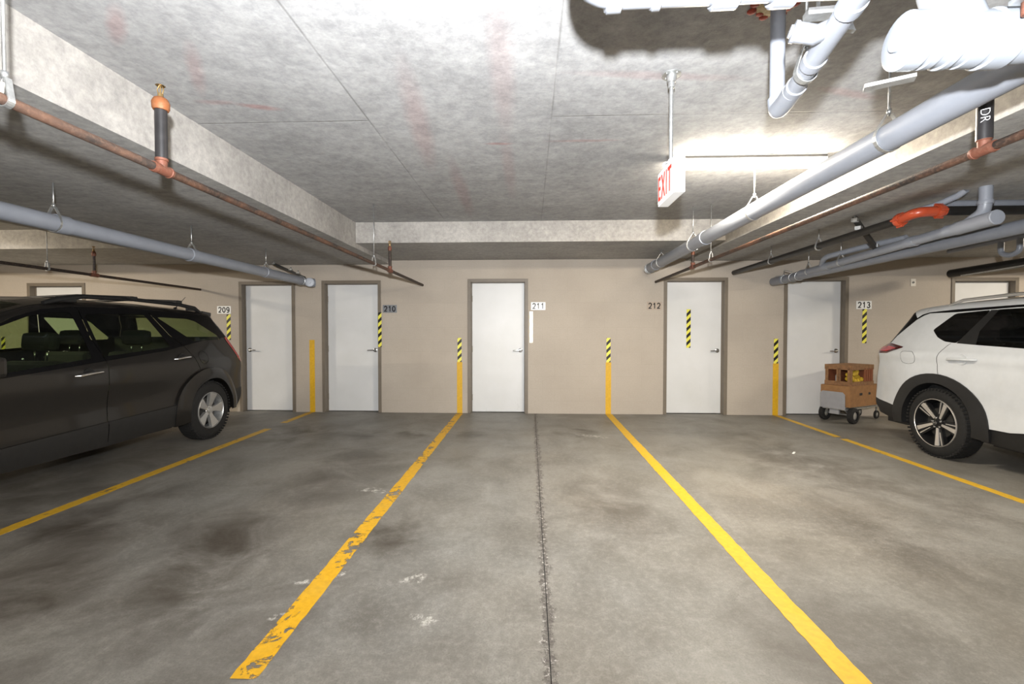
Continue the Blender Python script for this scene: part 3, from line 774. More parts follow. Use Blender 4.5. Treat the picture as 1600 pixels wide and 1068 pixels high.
# small grey cross pipe under right beam
tM = empty('vent_pipe', (3.5, 4.0, 2.41), 'slim grey pipe crossing level under the right ceiling beam', 'vent pipe')
MB().tube([(3.53, 4.0, 2.41), (5.85, 4.0, 2.41)], .032, 16).build('pipe_run', M['pvc_dark'], tM)
MB().tube([(3.36, 4.15, 2.385), (3.42, 4.0, 2.40), (3.47, 3.85, 2.44), (3.48, 3.80, 2.47)], .026, 14, fillet=.06).build('swept_elbow', M['pvc'], tM)
# far right bay: trap pipe, black main, yellow gas line
tN = empty('trap_pipe', (5.3, 6.0, 2.35), 'grey pipe with a hanging U-shaped trap at far right', 'trap pipe')
MB().tube([(5.30, 6.0, 2.35), (5.30, 4.95, 2.37), (5.34, 4.8, 2.44), (5.34, 4.78, 2.468)], .027, 14, fillet=.06).build('pipe_run', M['pvc'], tN)
MB().tube([(5.30, 5.36, 2.36), (5.30, 5.36, 2.21), (5.30, 5.26, 2.175), (5.30, 5.16, 2.21), (5.30, 5.16, 2.36)], .028, 14, fillet=.06).build('trap_bend', M['pvc'], tN)
MB().cyl((5.30, 5.12, 2.37), (5.30, 5.12, 2.468), .012, 8).cyl((5.30, 5.75, 2.35), (5.30, 5.75, 2.468), .008, 8).build('hanger_rod', M['galv'], tN)
tH = empty('black_main', (6.2, 7.0, 2.19), 'thick black pipe over the door behind the white car', 'water pipe')
MB().tube([(6.2, 6.98, 2.19), (6.2, 1.5, 2.27)], .060, 20).build('pipe_run', M['blackpipe'], tH)
mb = MB()
for yy in (5.9, 5.0, 4.85, 4.6): mb.torus((6.2, yy, 2.19 + (6.98 - yy) * .0146), Yd, .066, .008)
mb.build('band_clamp', M['galv'], tH)
mb = MB()
for yy in (5.9, 4.85): mb.cyl((6.2, yy, 2.27), (6.2, yy, 2.775), .007, 8)
mb.build('hanger_rod', M['galv'], tH)
tag(MB().bar((6.42, 6.05, 2.085), (6.42, 1.5, 2.16), .10, .03).build('cable_tray', M['yellowpipe'], None, (6.42, 6.05, 2.085)), 'yellow tray edge beneath the thick black pipe at far right', 'cable tray')
tag(MB().tube([(6.0, 6.6, 2.12), (6.05, 4.4, 2.19), (6.08, 1.6, 2.23)], .008, 8).build('conduit', M['galv'], None, (6.0, 6.6, 2.12)), 'thin metal conduit running beneath the thick black pipe', 'conduit')

# overhead pipework top right
tJ = empty('overhead_pipe', (.165, 1.44, 2.398), 'pale pipe with sleeves and a rounded elbow along the top edge', 'drain pipe')
MB().tube([(.165, -2.5, 2.44), (.165, 1.445, 2.398), (1.14, 1.415, 2.398), (1.14, -2.2, 2.44)], .058, 24, fillet=.13).build('pipe_run', M['pvc_light'], tJ)
for x0, x1, rr in ((.235, .285, .068), (.375, .405, .064), (.56, .64, .066), (.74, .81, .066)):
    MB().tube([(x0, 1.443, 2.398), (x0 + .004, 1.443, 2.398), (x1 - .004, 1.440, 2.398), (x1, 1.440, 2.398)], [rr - .006, rr, rr, rr - .006], 24).build('coupling', M['pvc_light'], tJ)
MB().cyl((.50, 1.437, 2.44), (.50, 1.437, ZS), .006, 8).build('hanger_rod', M['galv'], tJ)

tK = empty('vent_stack', (1.085, 2.07, 2.30), 'grey stack dropping from the ceiling into a sloping white branch pipe', 'drain pipe')
MB().tube([(1.085, 2.07, ZS + .01), (1.085, 2.07, 2.30)], .030, 20).build('riser', M['pvc'], tK)
MB().tube([(1.085, 2.07, 2.36), (1.085, 2.06, 2.305), (1.07, 1.97, 2.300), (1.048, 1.88, 2.298)], .038, 20, fillet=.05).build('elbow', M['pvc_light'], tK)
MB().tube([(1.06, 1.92, 2.30), (.904, 1.30, 2.270), (.40, -.7, 2.17)], .033, 20).build('branch_run', M['pvc_light'], tK)
K = lambda y: (1.06 + (y - 1.92) * .2516, y, 2.30 + (y - 1.92) * .0484)
for y0 in (1.86, 1.66, 1.36):
    mb = MB(); coupling(mb, K(y0), (.2516, 1, .0484), .034, .025); mb.build('coupling', M['pvc_light'], tK)
k1 = K(1.50)
MB().tube([K(1.46), (k1[0] - .03, k1[1] + .03, k1[2] + .015), (k1[0] - .085, k1[1] + .045, k1[2] + .035)], [.028, .030, .030], 18).build('cleanout_branch', M['pvc_dark'], tK)  # stub and plug coloured darker to imitate the overhead pipe's shadow
MB().lathe((k1[0] - .085, k1[1] + .045, k1[2] + .035), (-.95, .2, .3), [(0, .033), (.012, .033), (.014, .02), (.022, .018), (.022, 0)], 18).build('cleanout_plug', M['pvc_dark'], tK)
hanger(tK, K(1.74), .034, ZS)
MB().box((1.00, 1.585, 2.40), (.15, .042, .022), -.1).build('strut_bracket', M['galv'], tK)
MB().bar((1.03, 1.57, 2.39), (1.035, 1.54, 2.31), .035, .012).build('clamp_strap', M['galv'], tK)
MB().cyl((.965, 1.59, 2.40), (.965, 1.59, ZS), .006, 8).build('hanger_rod', M['galv'], tK)
MB().lathe((1.085, 2.07, ZS - .002), (0, 0, -1), [(0, .0), (0, .085), (.004, .085), (.010, .055), (.012, .032)], 14).build('mineral_packing', M['sealw'], tK)
mb = MB()
for k in range(14):
    a = k / 14 * 2 * PI; r1 = .06 + random.uniform(0, .05)
    mb.ball((1.085 + math.cos(a) * r1, 2.07 + math.sin(a) * r1, ZS - .004), .018, (1.2, 1.2, .4), 8)
mb.build('firestop_sealant', M['seal'], tK)

tL = empty('jacketed_pipe', (1.22, 1.50, 2.29), 'fat white capped drain pipe at the top right corner', 'drain pipe')
LZ = 2.285; LY = 1.56
MB().tube([(1.225, LY, LZ), (1.50, LY, LZ), (1.69, LY - .02, LZ), (1.69, LY - .3, LZ), (1.69, -2.0, LZ + .03)], .078, 30, fillet=.14).build('pipe_run', M['wrap'], tL)
MB().lathe((1.205, LY, LZ), (1, 0, 0), [(-.012, 0), (-.012, .03), (0, .032), (.0, .074), (.008, .086), (.06, .086), (.064, .079)], 32).build('end_cap', M['wrap'], tL)
for x0, x1, rr in ((1.285, 1.315, .084), (1.345, 1.37, .086), (1.40, 1.455, .083), (1.47, 1.54, .088)):
    MB().tube([(x0, LY, LZ), (x0 + .003, LY, LZ), (x1 - .003, LY, LZ), (x1, LY, LZ)], [rr - .006, rr, rr, rr - .006], 30).build('coupling', M['wrap'], tL)
MB().tube([(1.42, LY, LZ), (1.37, LY, LZ + .10), (1.335, LY, LZ + .2), (1.335, LY, ZS)], .070, 26, fillet=.08).build('riser', M['wrap'], tL)
MB().tube([(1.335, LY, LZ + .19), (1.335, LY, LZ + .24)], .078, 26).build('riser_collar', M['wrap'], tL)
MB().bar((1.47, LY - .12, LZ + .045), (1.80, LY - .10, LZ + .21), .042, .010).build('brace_strut', M['galv'], tL)
MB().cyl((1.485, LY - .115, LZ + .02), (1.485, LY - .115, ZS), .010, 10).box((1.485, LY - .12, LZ + .045), (.07, .045, .012)).build('hanger_rod', M['galv'], tL)
MB().cyl((1.485, LY - .115, LZ + .0), (1.485, LY - .115, LZ + .04), .012, 6).build('rusty_nut', M['rust'], tL)
MB().box((1.245, LY + .09, LZ - .085), (.14, .04, .012), -.5).build('lower_bracket', M['galv'], tL)

# ------------------------------------------------------------------ exit sign
tE = empty('exit_sign', (.79, 2.61, 2.07), 'white box exit sign with red letters hanging on a steel rod from the ceiling', 'exit sign')
MB().span((.762, 2.465, 2.078), (.822, 2.762, 2.272)).build('housing', M['exitwhite'], tE, bevel=.004)
MB().span((.757, 2.477, 2.088), (.7615, 2.750, 2.262)).build('face_panel', M['plate'], tE, bevel=.001)
me = text_mesh('EXIT', .185, .002, .0008, 1.22)
bb = [v.co.x for v in me.vertices]; sx = .245 / (max(bb) - min(bb)); yy_ = [v.co.y for v in me.vertices]; sy = .135 / (max(yy_) - min(yy_)); cyy = (max(yy_) + min(yy_)) / 2
RM = Matrix(((0, 0, -1, 0), (-1, 0, 0, 0), (0, 1, 0, 0), (0, 0, 0, 1)))
me.transform(Matrix.Translation((.7555, 2.613, 2.168)) @ RM @ Matrix.Diagonal((sx, sy, 1, 1)) @ Matrix.Translation((0, -cyy, 0)))
link_mesh('lettering', me, M['red'], tE)
MB().lathe((.79, 2.61, 2.272), (0, 0, 1), [(0, .045), (.008, .045), (.014, .02), (.03, .014)], 20).build('canopy', M['exitwhite'], tE)
MB().cyl((.79, 2.61, 2.28), (.79, 2.61, ZS - .03), .0115, 14).build('stem', M['galv'], tE)
mb = MB().lathe((.79, 2.61, ZS - .001), (0, 0, -1), [(0, 0), (0, .052), (.006, .052), (.008, .028), (.045, .022), (.047, .018), (.075, .018), (.077, .012)], 24)
for k in range(4): mb.cyl((.79 + .038 * math.cos(k * PI / 2 + .6), 2.61 + .038 * math.sin(k * PI / 2 + .6), ZS - .006), (.79 + .038 * math.cos(k * PI / 2 + .6), 2.61 + .038 * math.sin(k * PI / 2 + .6), ZS - .012), .006, 6)
mb.build('ceiling_flange', M['galv'], tE)

# ------------------------------------------------------------------ cars
def pip(poly, x, y):
    c = False; n = len(poly); j = n - 1
    for i in range(n):
        xi, yi = poly[i]; xj, yj = poly[j]
        if (yi > y) != (yj > y) and x < (xj - xi) * (y - yi) / (yj - yi) + xi: c = not c
        j = i
    return c
def resample(pts, step, closed=False):
    out = []; n = len(pts)
    for i in range(n if closed else n - 1):
        a = pts[i]; b = pts[(i + 1) % n]; L = math.hypot(b[0] - a[0], b[1] - a[1]); k = max(1, int(math.ceil(L / step)))
        for q in range(k): out.append((a[0] + (b[0] - a[0]) * q / k, a[1] + (b[1] - a[1]) * q / k))
    if not closed: out.append(pts[-1])
    return out
def smooth_poly(pts, r, n=4):
    """round the corners of a closed polygon"""
    out = []; m = len(pts)
    for i in range(m):
        p = Vector(pts[i]); a = Vector(pts[i - 1]) - p; b = Vector(pts[(i + 1) % m]) - p
        f = min(r, a.length * .4, b.length * .4); A = p + a.normalized() * f; B = p + b.normalized() * f
        for k in range(n + 1):
            t = k / n; q = A * (1 - t) ** 2 + p * 2 * t * (1 - t) + B * t * t; out.append((q.x, q.y))
    return out
def buffer_line(pts, w):
    L, R = [], []
    for i, p in enumerate(pts):
        a = Vector(pts[max(i - 1, 0)]); b = Vector(pts[min(i + 1, len(pts) - 1)]); d = (b - a).normalized(); n = Vector((-d.y, d.x)) * w / 2
        L.append((p[0] + n.x, p[1] + n.y)); R.append((p[0] - n.x, p[1] - n.y))
    return L + R[::-1]

def build_car(spec):
    Xc, Yr, near = spec['xc'], spec['yrear'], spec['near']       # near = +1: visible side faces +X
    car = empty('car', (Xc, Yr - spec['length'] / 2, 0), spec['label'], 'car')
    out = spec['outline']                                        # [(s, z, tag_of_following_segment)]
    # top outline (open) resampled, with tags
    P, T = [], []
    for i in range(len(out) - 1):
        a, b = out[i], out[i + 1]; L = math.hypot(b[0] - a[0], b[1] - a[1]); k = max(1, int(math.ceil(L / .06)))
        for q in range(k): P.append((a[0] + (b[0] - a[0]) * q / k, a[1] + (b[1] - a[1]) * q / k)); T.append(a[2])
    P.append(out[-1][:2]); T.append(out[-1][2])
    P = np.array(P)
    for _ in range(spec.get('smooth', 1)):
        Q = P.copy(); Q[1:-1] = P[1:-1] * .5 + (P[:-2] + P[2:]) * .25; P = Q
    nP = len(P)
    d = np.zeros_like(P); d[1:-1] = P[2:] - P[:-2]; d[0] = P[1] - P[0]; d[-1] = P[-1] - P[-2]
    d /= np.linalg.norm(d, axis=1)[:, None]
    NR = np.stack([-d[:, 1], d[:, 0]], 1)                          # outward (checked below)
    ctr = np.array([spec['length'] / 2, .8])
    if np.mean(np.sum(NR * (P - ctr), 1)) < 0: NR = -NR
    r0 = spec['round']
    def dist(s, z):
        a = P[:-1]; b = P[1:]; ab = b - a; p = np.array([s, z]); t = np.clip(np.sum((p - a) * ab, 1) / np.sum(ab * ab, 1), 0, 1)
        return float(np.min(np.linalg.norm(a + ab * t[:, None] - p, axis=1)))
    def wfun(s, z, dd=None):
        w = spec['w'](s, z); dd = dist(s, z) if dd is None else dd
        if dd < r0: w -= r0 * spec.get('rk', .8) * (1 - math.sqrt(max(0, 1 - (1 - dd / r0) ** 2)))
        return w
    def world(side, s, z, x): return Vector((Xc + side * x, Yr - s, z))
    # side sheet by constrained triangulation
    arches = spec['arches']
    bottom = spec['bottom']                                       # open polyline from front to rear, includes arch cut-outs
    ring = [tuple(p) for p in P] + resample(bottom, .035)[1:-1]
    regions = spec['regions']                                     # ordered [(name, polygon)]
    verts, edges = [], []
    def add_loop(poly):
        k = len(verts); verts.extend(Vector(p) for p in poly); n = len(poly)
        edges.extend((k + i, k + (i + 1) % n) for i in range(n))
    add_loop(ring)
    for nm, poly in regions: add_loop(resample(poly, .05, True))
    for dd in (.008, .02, .04, .065, .09):
        if dd > r0 + .01: break
        for i in range(0, nP):
            q = P[i] - NR[i] * dd
            if pip(ring, q[0], q[1]) and abs(dist(q[0], q[1]) - dd) < .004: verts.append(Vector((q[0], q[1])))
    g = .055; s0 = 0.0
    while s0 < spec['length']:
        z0 = .2
        while z0 < 1.75:
            q = (s0 + (g / 2 if int(z0 / g) % 2 else 0), z0)
            if pip(ring, *q) and dist(*q) > r0 * .6: verts.append(Vector(q))
            z0 += g
        s0 += g
    V, E_, F_, *_ = delaunay_2d_cdt(verts, edges, [], 0, 1e-4)
    V = [(v.x, v.y) for v in V]
    D = [dist(*v) for v in V]; Wd = [wfun(v[0], v[1], D[i]) for i, v in enumerate(V)]
    def normal(i):
        s, z = V[i]; e = .004
        ds = (wfun(s + e, z) - wfun(s - e, z)) / (2 * e); dz = (wfun(s, z + e) - wfun(s, z - e)) / (2 * e)
        return Vector((1, ds, -dz)).normalized()
    N_ = [normal(i) for i in range(len(V))]
    tri = {}
    rb = [(nm, poly, min(p[0] for p in poly), max(p[0] for p in poly), min(p[1] for p in poly), max(p[1] for p in poly)) for nm, poly in regions]
    for f in F_:
        cx = sum(V[i][0] for i in f) / 3; cz = sum(V[i][1] for i in f) / 3
        if not pip(ring, cx, cz): continue
        nm = 'body'
        for (n2, poly, a, b, c, e) in rb:
            if a <= cx <= b and c <= cz <= e and pip(poly, cx, cz): nm = n2; break
        tri.setdefault(nm, []).append(f)
    meshes = {}
    def acc(nm): return meshes.setdefault(nm, ([], [], []))
    for side in (1, -1):
        for nm, fs in tri.items():
            key = nm + ('|N' if side == near else '|F')
            vs, fcs, ns = acc(key); idx = {}
            off = spec['offs'].get(nm, 0.0)
            for f in fs:
                row = []
                for i in f:
                    if i not in idx:
                        idx[i] = len(vs); vs.append(world(side, V[i][0], V[i][1], Wd[i] + off)); n = N_[i]; ns.append(Vector((side * n.x, n.y, n.z)))
                    row.append(idx[i])
                fcs.append(row[::-1] if side > 0 else row)
    # cap (rear, roof, screens, bonnet, front)
    NX = 18
    wE = [wfun(P[i][0], P[i][1], 0.0) for i in range(nP)]
    grid = []
    for i in range(nP):
        cr = spec['crown'](P[i][0], P[i][1], T[i]); row = []
        for j in range(NX + 1):
            u = -1 + 2 * j / NX; u = math.copysign(abs(u) ** .8, u)
            q = P[i] + NR[i] * cr * (1 - u * u)
            row.append(Vector((Xc + u * wE[i], Yr - q[0], q[1])))
        grid.append(row)
    for i in range(nP - 1):
        for j in range(NX):
            nm = spec['captag'](T[i], j, NX, (P[i][1] + P[i + 1][1]) / 2)
            vs, fcs, ns = acc('cap_' + nm)
            k = len(vs); vs.extend([grid[i][j], grid[i][j + 1], grid[i + 1][j + 1], grid[i + 1][j]]); fcs.append([k, k + 1, k + 2, k + 3])
    names = spec['names']
    objs = {}
    def mk(name, vs, fcs, ns, mat, parent):
        bm = bmesh.new(); bv = [bm.verts.new(v) for v in vs]
        for f in fcs:
            try: bm.faces.new([bv[i] for i in f]).smooth = True
            except ValueError: pass
        if not ns: 
            bmesh.ops.remove_doubles(bm, verts=bm.verts[:], dist=1e-5)
            bmesh.ops.recalc_face_normals(bm, faces=bm.faces[:])
        me = bpy.data.meshes.new(name); bm.to_mesh(me); bm.free()
        if ns:
            for p in me.polygons: p.use_smooth = True
            me.normals_split_custom_set_from_vertices([n.to_tuple() for n in ns])
        return link_mesh(name, me, mat, parent)
    order = sorted(meshes, key=lambda k: names[k.split('|')[0]][2] is not None)
    for key in order:
        vs, fcs, ns = meshes[key]; base, _, sidek = key.partition('|')
        nm, mat, par = names[base]
        pr = car if par is None else objs.get(par + ('|' + sidek if sidek else ''), car)
        objs[key] = mk(nm, vs, fcs, ns, M[mat], pr)
    # proud wheel-arch cladding
    def proud(poly_o, poly_i, th, lip, mat, name, side):
        mb = MB(); n = len(poly_o); R = []
        for (a, b) in zip(poly_o, poly_i):
            w1 = wfun(a[0], a[1], 1); w2 = wfun(b[0], b[1], 1); m = ((a[0] + b[0]) / 2, (a[1] + b[1]) / 2); wm = wfun(m[0], m[1], 1)
            base = spec['w'](b[0], min(max(b[1], .4), .9))
            R.append([mb.bm.verts.new(world(side, a[0], a[1], w1 - .01)), mb.bm.verts.new(world(side, a[0], a[1], w1 + th * .55)), mb.bm.verts.new(world(side, m[0], m[1], max(wm, base - .01) + th)),
                      mb.bm.verts.new(world(side, b[0], b[1], base + th * .9)), mb.bm.verts.new(world(side, b[0], b[1], base - lip))])
        for i in range(n - 1):
            for k in range(4): mb.bm.faces.new([R[i][k], R[i][k + 1], R[i + 1][k + 1], R[i + 1][k]]).smooth = True
        return mb.build(name, M[mat], car)
    for (po, pi_, mat) in spec['flares']:
        for side in (1, -1): proud(po, pi_, spec['flare_t'], .10, mat, 'wheel_arch_trim', side)
    # wheel wells, underbody
    for (cs, cz, r) in arches:
        for side in (1, -1):
            c = world(side, cs, cz, .90 - .30)
            MB().lathe(c, (side, 0, 0), [(0, 0), (0, r + .02), (.24, r + .02)], 26, a0=-.12, a1=PI + .12).build('wheel_well', M['plastic'], car)
    L = spec['length']
    ub = MB()
    segs = [(.25, arches[0][0] - .5), (arches[0][0] + .5, arches[1][0] - .5), (arches[1][0] + .45, L - .3)]
    for a, b in segs: ub.span((Xc - .78, Yr - b, .24), (Xc + .78, Yr - a, .42))
    ub.span((Xc - .55, Yr - L + .4, .26), (Xc + .55, Yr - .3, .45))
    ub.build('underbody', M['plastic'], car)
    # floor pan and bulkheads keep light out of the cabin
    MB().span((Xc - .80, Yr - 3.4, .44), (Xc + .80, Yr - .35, .47)).build('floor_pan', M['seat'], car)
    return car, world, wfun, objs

def wheel(car, c, side, R, rr, width, style, base_ang):
    """c = centre of the outer face; side = outward x direction"""
    c = Vector(c); ax = Vector((side, 0, 0))
    prof = [(-width, rr * .96), (-width, rr + .02), (-width + .012, R - .035), (-width + .035, R - .006), (-width / 2, R), (-.040, R - .006), (-.014, R - .030), (-.002, R - .060), (0, rr + .035), (-.004, rr + .012), (-.012, rr), (-width, rr * .96)]
    MB_ = MB().lathe(c, ax, prof, 56)
    # tread and sidewall blocks
    for k in range(56):
        a = 2 * PI * k / 56
        e1, e2 = Vector((0, math.cos(a), math.sin(a))), Vector((0, -math.sin(a), math.cos(a)))
        Mx = Matrix((ax, e2, e1)).transposed()
        MB_.box(c + ax * -.022 + e1 * (R - .010), (.035, .020, .014), M=Mx)
        MB_.box(c + ax * (-width / 2) + e1 * (R - .001), (width * .55, .022, .006), M=Mx)
    ty = MB_.build('tyre', M['rubber'], car, sharp=30)
    rim = MB().lathe(c, ax, [(-.012, rr + .004), (.0, rr + .001), (.002, rr - .002), (-.004, rr - .006)], 56).build('rim', M['machined'] if style == 'twin' else M['alloy'], car)
    MB().lathe(c, ax, [(-.004, rr - .010), (-.03, rr - .020), (-.15, rr - .03)], 48).build('rim_barrel', M['darkrim'] if style == 'twin' else M['galv'], rim)
    MB().lathe(c + ax * -.10, ax, [(0, 0), (0, rr - .03)], 30).build('rim_back', M['darkrim'], rim)
    MB().lathe(c + ax * -.075, ax, [(-.01, .03), (-.01, .155), (.008, .155), (.008, .07), (.03, .065), (.03, 0)], 32).build('brake_disc', M['darksteel'], rim)
    def P2(u, v, d): return c + ax * d + Vector((0, -side * 0 + u, v))
    ex = MB(); dk = MB()
    for k in range(5):
        a = math.radians(base_ang + 72 * k)
        # image-right is -Y for a face seen from +X, +Y... handled by mirroring u
        def fn(u, v, d, a=a, z0=0.0):
            # u along the spoke (radial), v across
            dirr = Vector((0, math.cos(a), math.sin(a))); per = Vector((0, -math.sin(a), math.cos(a)))
            dish = -.030 * (1 - u / rr) 
            return c + ax * (d + dish) + dirr * u + per * v
        if style == 'wide':
            poly = [(.035, -.024), (.10, -.033), (rr - .012, -.064), (rr - .008, -.03), (rr - .008, .03), (rr - .012, .064), (.10, .033), (.035, .024)]
            ex.prism(poly, -.045, -.004, fn)
        else:
            s = spec_twin_sign
            ex.prism([(.045, -.006), (rr - .012, -.024), (rr - .008, .022), (.05, .014)], -.030, -.008, fn)
            ex.prism([(.10, s * .031), (rr - .014, s * .066), (rr - .018, s * .054), (.10, s * .025)], -.035, -.010, fn)
            dk.prism([(.04, -.03), (rr - .012, -.055), (rr - .008, .06), (rr - .012, s * .080), (.06, s * .04)] if s > 0 else [(.04, .03), (rr - .012, .045), (rr - .008, 0), (rr - .012, -.085), (.06, -.04)], -.060, -.016, fn)
    ex.build('spoke', M['machined'] if style == 'twin' else M['alloy'], rim, bevel=.003 if style == 'wide' else 0)['kind'] = 'stuff' if False else 'part'
    if style == 'twin': dk.build('spoke_backing', M['darkrim'], rim)
    else: dk.bm.free()
    hub = MB().lathe(c + ax * -.035, ax, [(-.02, .058), (.0, .060), (.006, .052), (.012, .034), (.022, .030), (.024, 0)], 28)
    hub.build('hub_cap', M['alloy'] if style == 'wide' else M['darkrim'], rim)
    nb = MB()
    for k in range(5):
        a = math.radians(base_ang + 36 + 72 * k); q = c + ax * -.045 + Vector((0, math.cos(a), math.sin(a))) * .052
        nb.cyl(q, q + ax * .022, .010, 8)
    nb.build('lug_nut', M['chrome'], rim)
    if style == 'twin':
        MB().torus(c + ax * -.010, ax, .018, .002, 20, 6).box(c + ax * -.010, (.003, .044, .007)).build('hub_emblem', M['chrome'], rim)
    return rim
spec_twin_sign = 1

def circle_arc(cs, cz, r, a0, a1, n, rx=None):
    return [(cs + (rx or r) * math.cos(math.radians(a0 + (a1 - a0) * k / n)), cz + r * math.sin(math.radians(a0 + (a1 - a0) * k / n))) for k in range(n + 1)]

def seat(car, x, y, zseat, mat='seat', w=.50, zhead=1.24, lean=.10):
    t = MB().box((x, y - .25, zseat), (w, .50, .16)).build('seat', M[mat], car, bevel=.04)
    bk = MB().box((x, y + .02, zseat + .20), (w, .15, .50), M=Matrix.Rotation(-lean * 1.3, 3, 'X')).build('backrest', M[mat], t, bevel=.04)
    MB().box((x, y + .085, zhead), (.28, .12, .17), M=Matrix.Rotation(-lean, 3, 'X')).build('headrest', M[mat], t, bevel=.045)
    MB().cyl((x - .06, y + .08, zhead - .19), (x - .06, y + .085, zhead - .05), .007, 8).cyl((x + .06, y + .08, zhead - .19), (x + .06, y + .085, zhead - .05), .007, 8).build('headrest_post', M['chrome'], t)

# ---- dark SUV on the left
def w_black(s, z):
    zb = 1.0
    w = .900 if z < zb else .900 - .262 * ((z - zb) / .55) ** 1.12
    if z < .45: w -= .03 * ((.45 - z) / .25) ** 1.5
    w += .012 * math.exp(-((z - .88) / .10) ** 2) - .010 * math.exp(-((z - .62) / .12) ** 2)
    if s < .9: w -= .080 * ((.9 - s) / .9) ** 2.2
    if s > 3.9: w -= .16 * ((s - 3.9) / 1.0) ** 2.2
    return w
rc, fc, wr = .75, 3.64, .42
arc_r = circle_arc(rc, .36, wr, 172, 8, 16); arc_f = circle_arc(fc, .36, wr, 172, 8, 16)
bott = [(4.74, .22), (4.35, .22), (fc + wr + .02, .30)] + arc_f[::-1] + [(fc - wr - .02, .27), (2.2, .26), (rc + wr + .05, .28)] + arc_r[::-1] + [(rc - wr - .02, .30), (.14, .30)]
dlo = [(3.42, .985), (2.99, .985), (1.38, 1.128), (.71, 1.235), (.25, 1.262), (.30, 1.40), (.40, 1.548), (.7, 1.560), (1.0, 1.572), (1.6, 1.582), (2.2, 1.572), (2.5, 1.53), (2.75, 1.455), (3.1, 1.29), (3.5, 1.08)]
q_win = smooth_poly([(1.30, 1.500), (.86, 1.492), (.74, 1.465), (.40, 1.262), (.40, 1.235), (.93, 1.222)], .03)
r_win = smooth_poly([(2.135, 1.500), (1.60, 1.528), (1.46, 1.525), (1.31, 1.165), (2.15, 1.102)], .03)
f_win = smooth_poly([(2.26, 1.515), (2.26, 1.094), (3.00, 1.020), (3.30, 1.00), (3.28, 1.08), (2.92, 1.36), (2.62, 1.470), (2.42, 1.505)], .03)
seamr = [(2.16, .30), (2.155, .60), (2.14, 1.05), (2.19, 1.28), (2.17, 1.545)]
seamb = [(1.17, .42), (1.10, .62), (.96, .80), (.935, .84), (1.02, 1.02), (1.10, 1.15), (1.25, 1.30), (1.38, 1.545)]
seamf = [(3.22, .30), (3.22, .60), (3.30, .90), (3.36, .99)]
fuel = circle_arc(.875, 1.024, .078, 0, 360, 18)[:-1]
fuel_in = circle_arc(.875, 1.024, .073, 0, 360, 18)[:-1]
lamp_s = [(-.1, .90), (.10, .92), (.17, .98), (.29, 1.20), (.30, 1.262), (-.1, 1.27)]
bump_s = [(-.1, .20), (.36, .20), (.33, .50), (.24, .56), (-.1, .58)]
door_r = [(1.17, .30), (1.17, .42), (1.10, .62), (.96, .80), (.935, .84), (1.02, 1.02), (1.10, 1.15), (1.25, 1.30), (1.38, 1.545), (2.17, 1.545), (2.19, 1.28), (2.14, 1.05), (2.155, .60), (2.16, .30)]
door_f = [(2.16, .30), (2.155, .60), (2.14, 1.05), (2.19, 1.28), (2.17, 1.545), (2.5, 1.52), (3.36, 1.0), (3.30, .90), (3.22, .60), (3.22, .30)]
sill = [(1.20, .20), (1.20, .515), (2.2, .487), (3.20, .450), (3.20, .20)]
def sub_door(door, holes): return door
